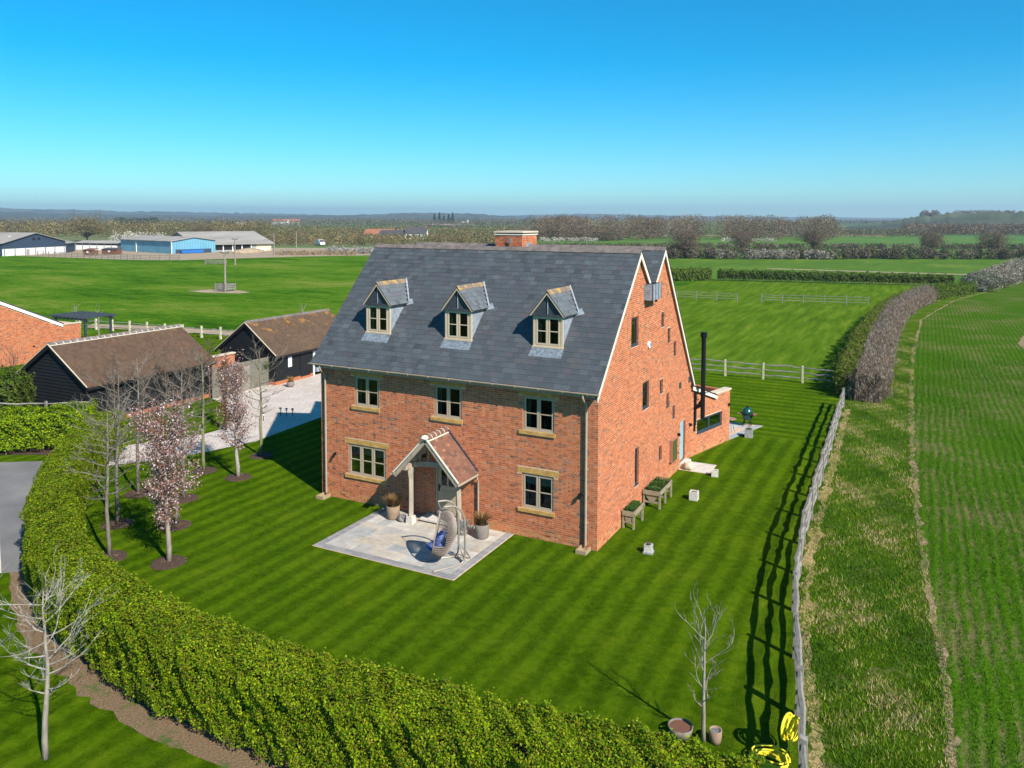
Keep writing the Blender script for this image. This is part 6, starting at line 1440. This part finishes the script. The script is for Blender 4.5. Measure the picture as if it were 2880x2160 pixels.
belt('woodland', 'long bare tree belt behind the farm buildings', -40, 760, 440, 130, 9.8, 46000, .8, SCB, 10, 'wood', .7, 1.2); belt('scrub', 'olive brown scrub right of the cattle barn', 600, 1420, 318, 70, 4.6, 34000, .6, SCB, 11)
belt('scrub', 'taller scrub band beyond the olive scrub', 640, 1440, 430, 120, 6.6, 26000, .75, SCB, 12); belt('blackthorn', 'white blackthorn behind the blue barn', 310, 470, 330, 20, 5.6, 3200, .6, BLO, 13, 'shrub')
belt('blackthorn', 'grey white brambles left of the slate ridge', 915, 1060, 246, 10, 2.6, 4200, .4, [(.36, .33, .29), (.28, .25, .21)], 14, 'shrub', .8, 1.6); belt('scrub', 'brown rough bank left of the slate ridge', 770, 1000, 236, 12, 1.5, 2600, .45, [(.30, .21, .12), (.24, .18, .1)], 15)
belt('hedgerow', 'pale hedge line just above the slate ridge', 1130, 1430, 262, 8, 2.3, 11200, .45, [(.22, .18, .12), (.17, .15, .09)], 16, 'hedge', .8, 1.6)
for i, (a, b, d_, h_, lab) in enumerate(((-60, 1500, 760, 8.5, 'distant hedge and tree line on the plain'), (-60, 1560, 1150, 10, 'more distant tree line on the plain'), (-60, 1600, 1700, 12, 'hazy tree line on the far plain'), (-60, 1700, 2500, 14, 'faint blue tree line before the hills'))):
    belt('tree_line', lab, a, b, d_, d_*.25, h_, 22000, 1.2+.7*i, [(.12, .10, .07), (.09, .10, .05), (.15, .12, .08)], 30+i, 'tree line', .8, 1.7, hvar=.5)
belt('tree_line', 'distant trees beside the right hill', 2300, 2560, 1400, 500, 10, 5000, 2.0, [(.10, .09, .06), (.12, .11, .07)], 40, 'tree line')
belt('conifers', 'dark conifer block left of the far hamlet', 1482, 1522, 980, 12, 12, 2600, 1.0, [(.025, .045, .025), (.035, .055, .03)], 41, 'trees', .5, .9); belt('conifers', 'dark evergreen wood on the plain behind the farm', 325, 450, 800, 60, 12, 6000, 1.4, [(.04, .06, .04), (.06, .075, .05)], 42, 'trees')
belt('hill_trees', 'trees along the top of the right hill', 2680, 2850, 1140, 60, 8, 7000, 1.2, WD, 43, 'trees', z0=16.5); belt('hill_trees', 'round copse on the shoulder of the right hill', 2590, 2635, 1080, 30, 13, 4200, 1.2, WD, 44, 'trees', z0=11); belt('hill_trees', 'scrub on the slope of the right hill', 2480, 2900, 980, 60, 5, 8000, 1.2, HG, 45, 'trees', z0=2)
for i, (px_, lab) in enumerate(((1222, 'leftmost tall conifer on the far rise'), (1236, 'second tall conifer on the far rise'), (1248, 'third tall conifer on the far rise'), (1262, 'fourth tall conifer on the far rise'), (1273, 'rightmost tall conifer on the far rise'))):
    x, y = vg(px_, 1330); t = thing('conifer', lab, 'tree', (x, y, 0), 0, 'tall conifers on the far rise'); rng = np.random.default_rng(i); k = 500; z = rng.uniform(0, 1, k); a = rng.uniform(0, 6.28, k); r = (1-z)*4.2*rng.uniform(.6, 1, k)+.3; hh = 17+3*math.sin(i*2.1); V, F, cc = leaves(np.stack([r*np.cos(a), r*np.sin(a), z*hh], 1), 1.8, np.array([(.03, .05, .03), (.045, .06, .04)]), rng, .7); npmesh('crown', V, F, cc, 'far_leaf', t); obj('trunk', MB().tube([(0, 0, 0), (0, 0, hh*.5)], .4, 5), 'bark_brown', t)
x, y = vg(1262, 1000); sheet('ploughed_field', [vg(1185, 1010), vg(1340, 1010), vg(1330, 1240), vg(1270, 1330), vg(1200, 1260)], 1.2, 'sand')
def oak_tree(lab, px_, depth, h, spread, seed, pal, tw=.36):
    x, y = vg(px_, depth); t, out = tree(lab, x, y, h*.66, .035*h, .24, 20, spread*1.05, .12, 'bark_brown', 'bark_brown', seed, 6, 3, name='oak_tree', thick=h*.55, cp=.45, rise=.07, group='bare oaks along the hedgerows', z=-.1)
    rng = np.random.default_rng(seed); A = np.array([tuple(p) for pts, rd, lv in out if lv > 1 for p in pts[1:]]); n = 5200; P = A[rng.integers(0, len(A), n)]+rng.normal(size=(n, 3))*h*.055
    D = rng.normal(size=(n, 3)); D /= np.linalg.norm(D, axis=1)[:, None]; ph = np.arctan2(D[:, 1], D[:, 0]); lump = 1+.12*np.sin(ph*3+seed)+.1*np.sin(ph*5+D[:, 2]*5+seed)+.08*np.sin(D[:, 2]*9+ph*2)
    D = D*(rng.uniform(.35, 1, (n, 1))**.6)*(lump[:, None])*np.array([spread*.98, spread*.98, h*.38]); D[:, 2] = np.abs(D[:, 2]+h*.17)-h*.17+h*.52
    P = np.concatenate([P[:n//2], D]); V, F, cc = leaves(P, tw, np.array(pal), rng, .26); stuff(npmesh('twigs', V, F, cc, 'far_leaf', t))
OK_ = [(.17, .125, .085), (.13, .10, .07), (.20, .15, .10)]
oak_tree('bare spreading oak above the gable peaks, left of the next oak', 1928, 226, 8.6, 4.4, 501, OK_); oak_tree('bare oak with a clear dark trunk in the middle of the hedgerow', 2089, 268, 8.2, 4.6, 502, OK_); oak_tree('dense bare oak right of the middle oak', 2288, 270, 9.4, 4.4, 503, OK_); oak_tree('twin bare oak right of centre on the far hedgerow', 2622, 268, 7.4, 4.4, 504, OK_); oak_tree('wide bare oak nearest the right edge', 2795, 262, 8.2, 5.0, 505, OK_)
oak_tree('big round bare tree behind the low open shed', 245, 372, 11.8, 7.8, 506, [(.19, .155, .075), (.14, .125, .055), (.23, .185, .095)], .75); oak_tree('bare tree standing behind the grey cattle barn roof', 572, 330, 9.6, 5.4, 507, [(.2, .155, .09), (.15, .12, .07)], .5)

# ------------------------------------------------------------------ air
hz = MB().box(-9200, 9200, -3200, 9700, -1.5, 140); o = obj('haze', hz, None); o['kind'] = 'stuff'
hm = bpy.data.materials.new('haze'); hm.use_nodes = True; ht = hm.node_tree; ht.nodes.clear(); ho = ht.nodes.new('ShaderNodeOutputMaterial'); pv = ht.nodes.new('ShaderNodeVolumePrincipled')
pv.inputs['Color'].default_value = (.66, .84, 1, 1); pv.inputs['Density'].default_value = 1.7e-4; pv.inputs['Anisotropy'].default_value = .2
ht.links.new(pv.outputs[0], ho.inputs['Volume']); o.data.materials.append(hm)
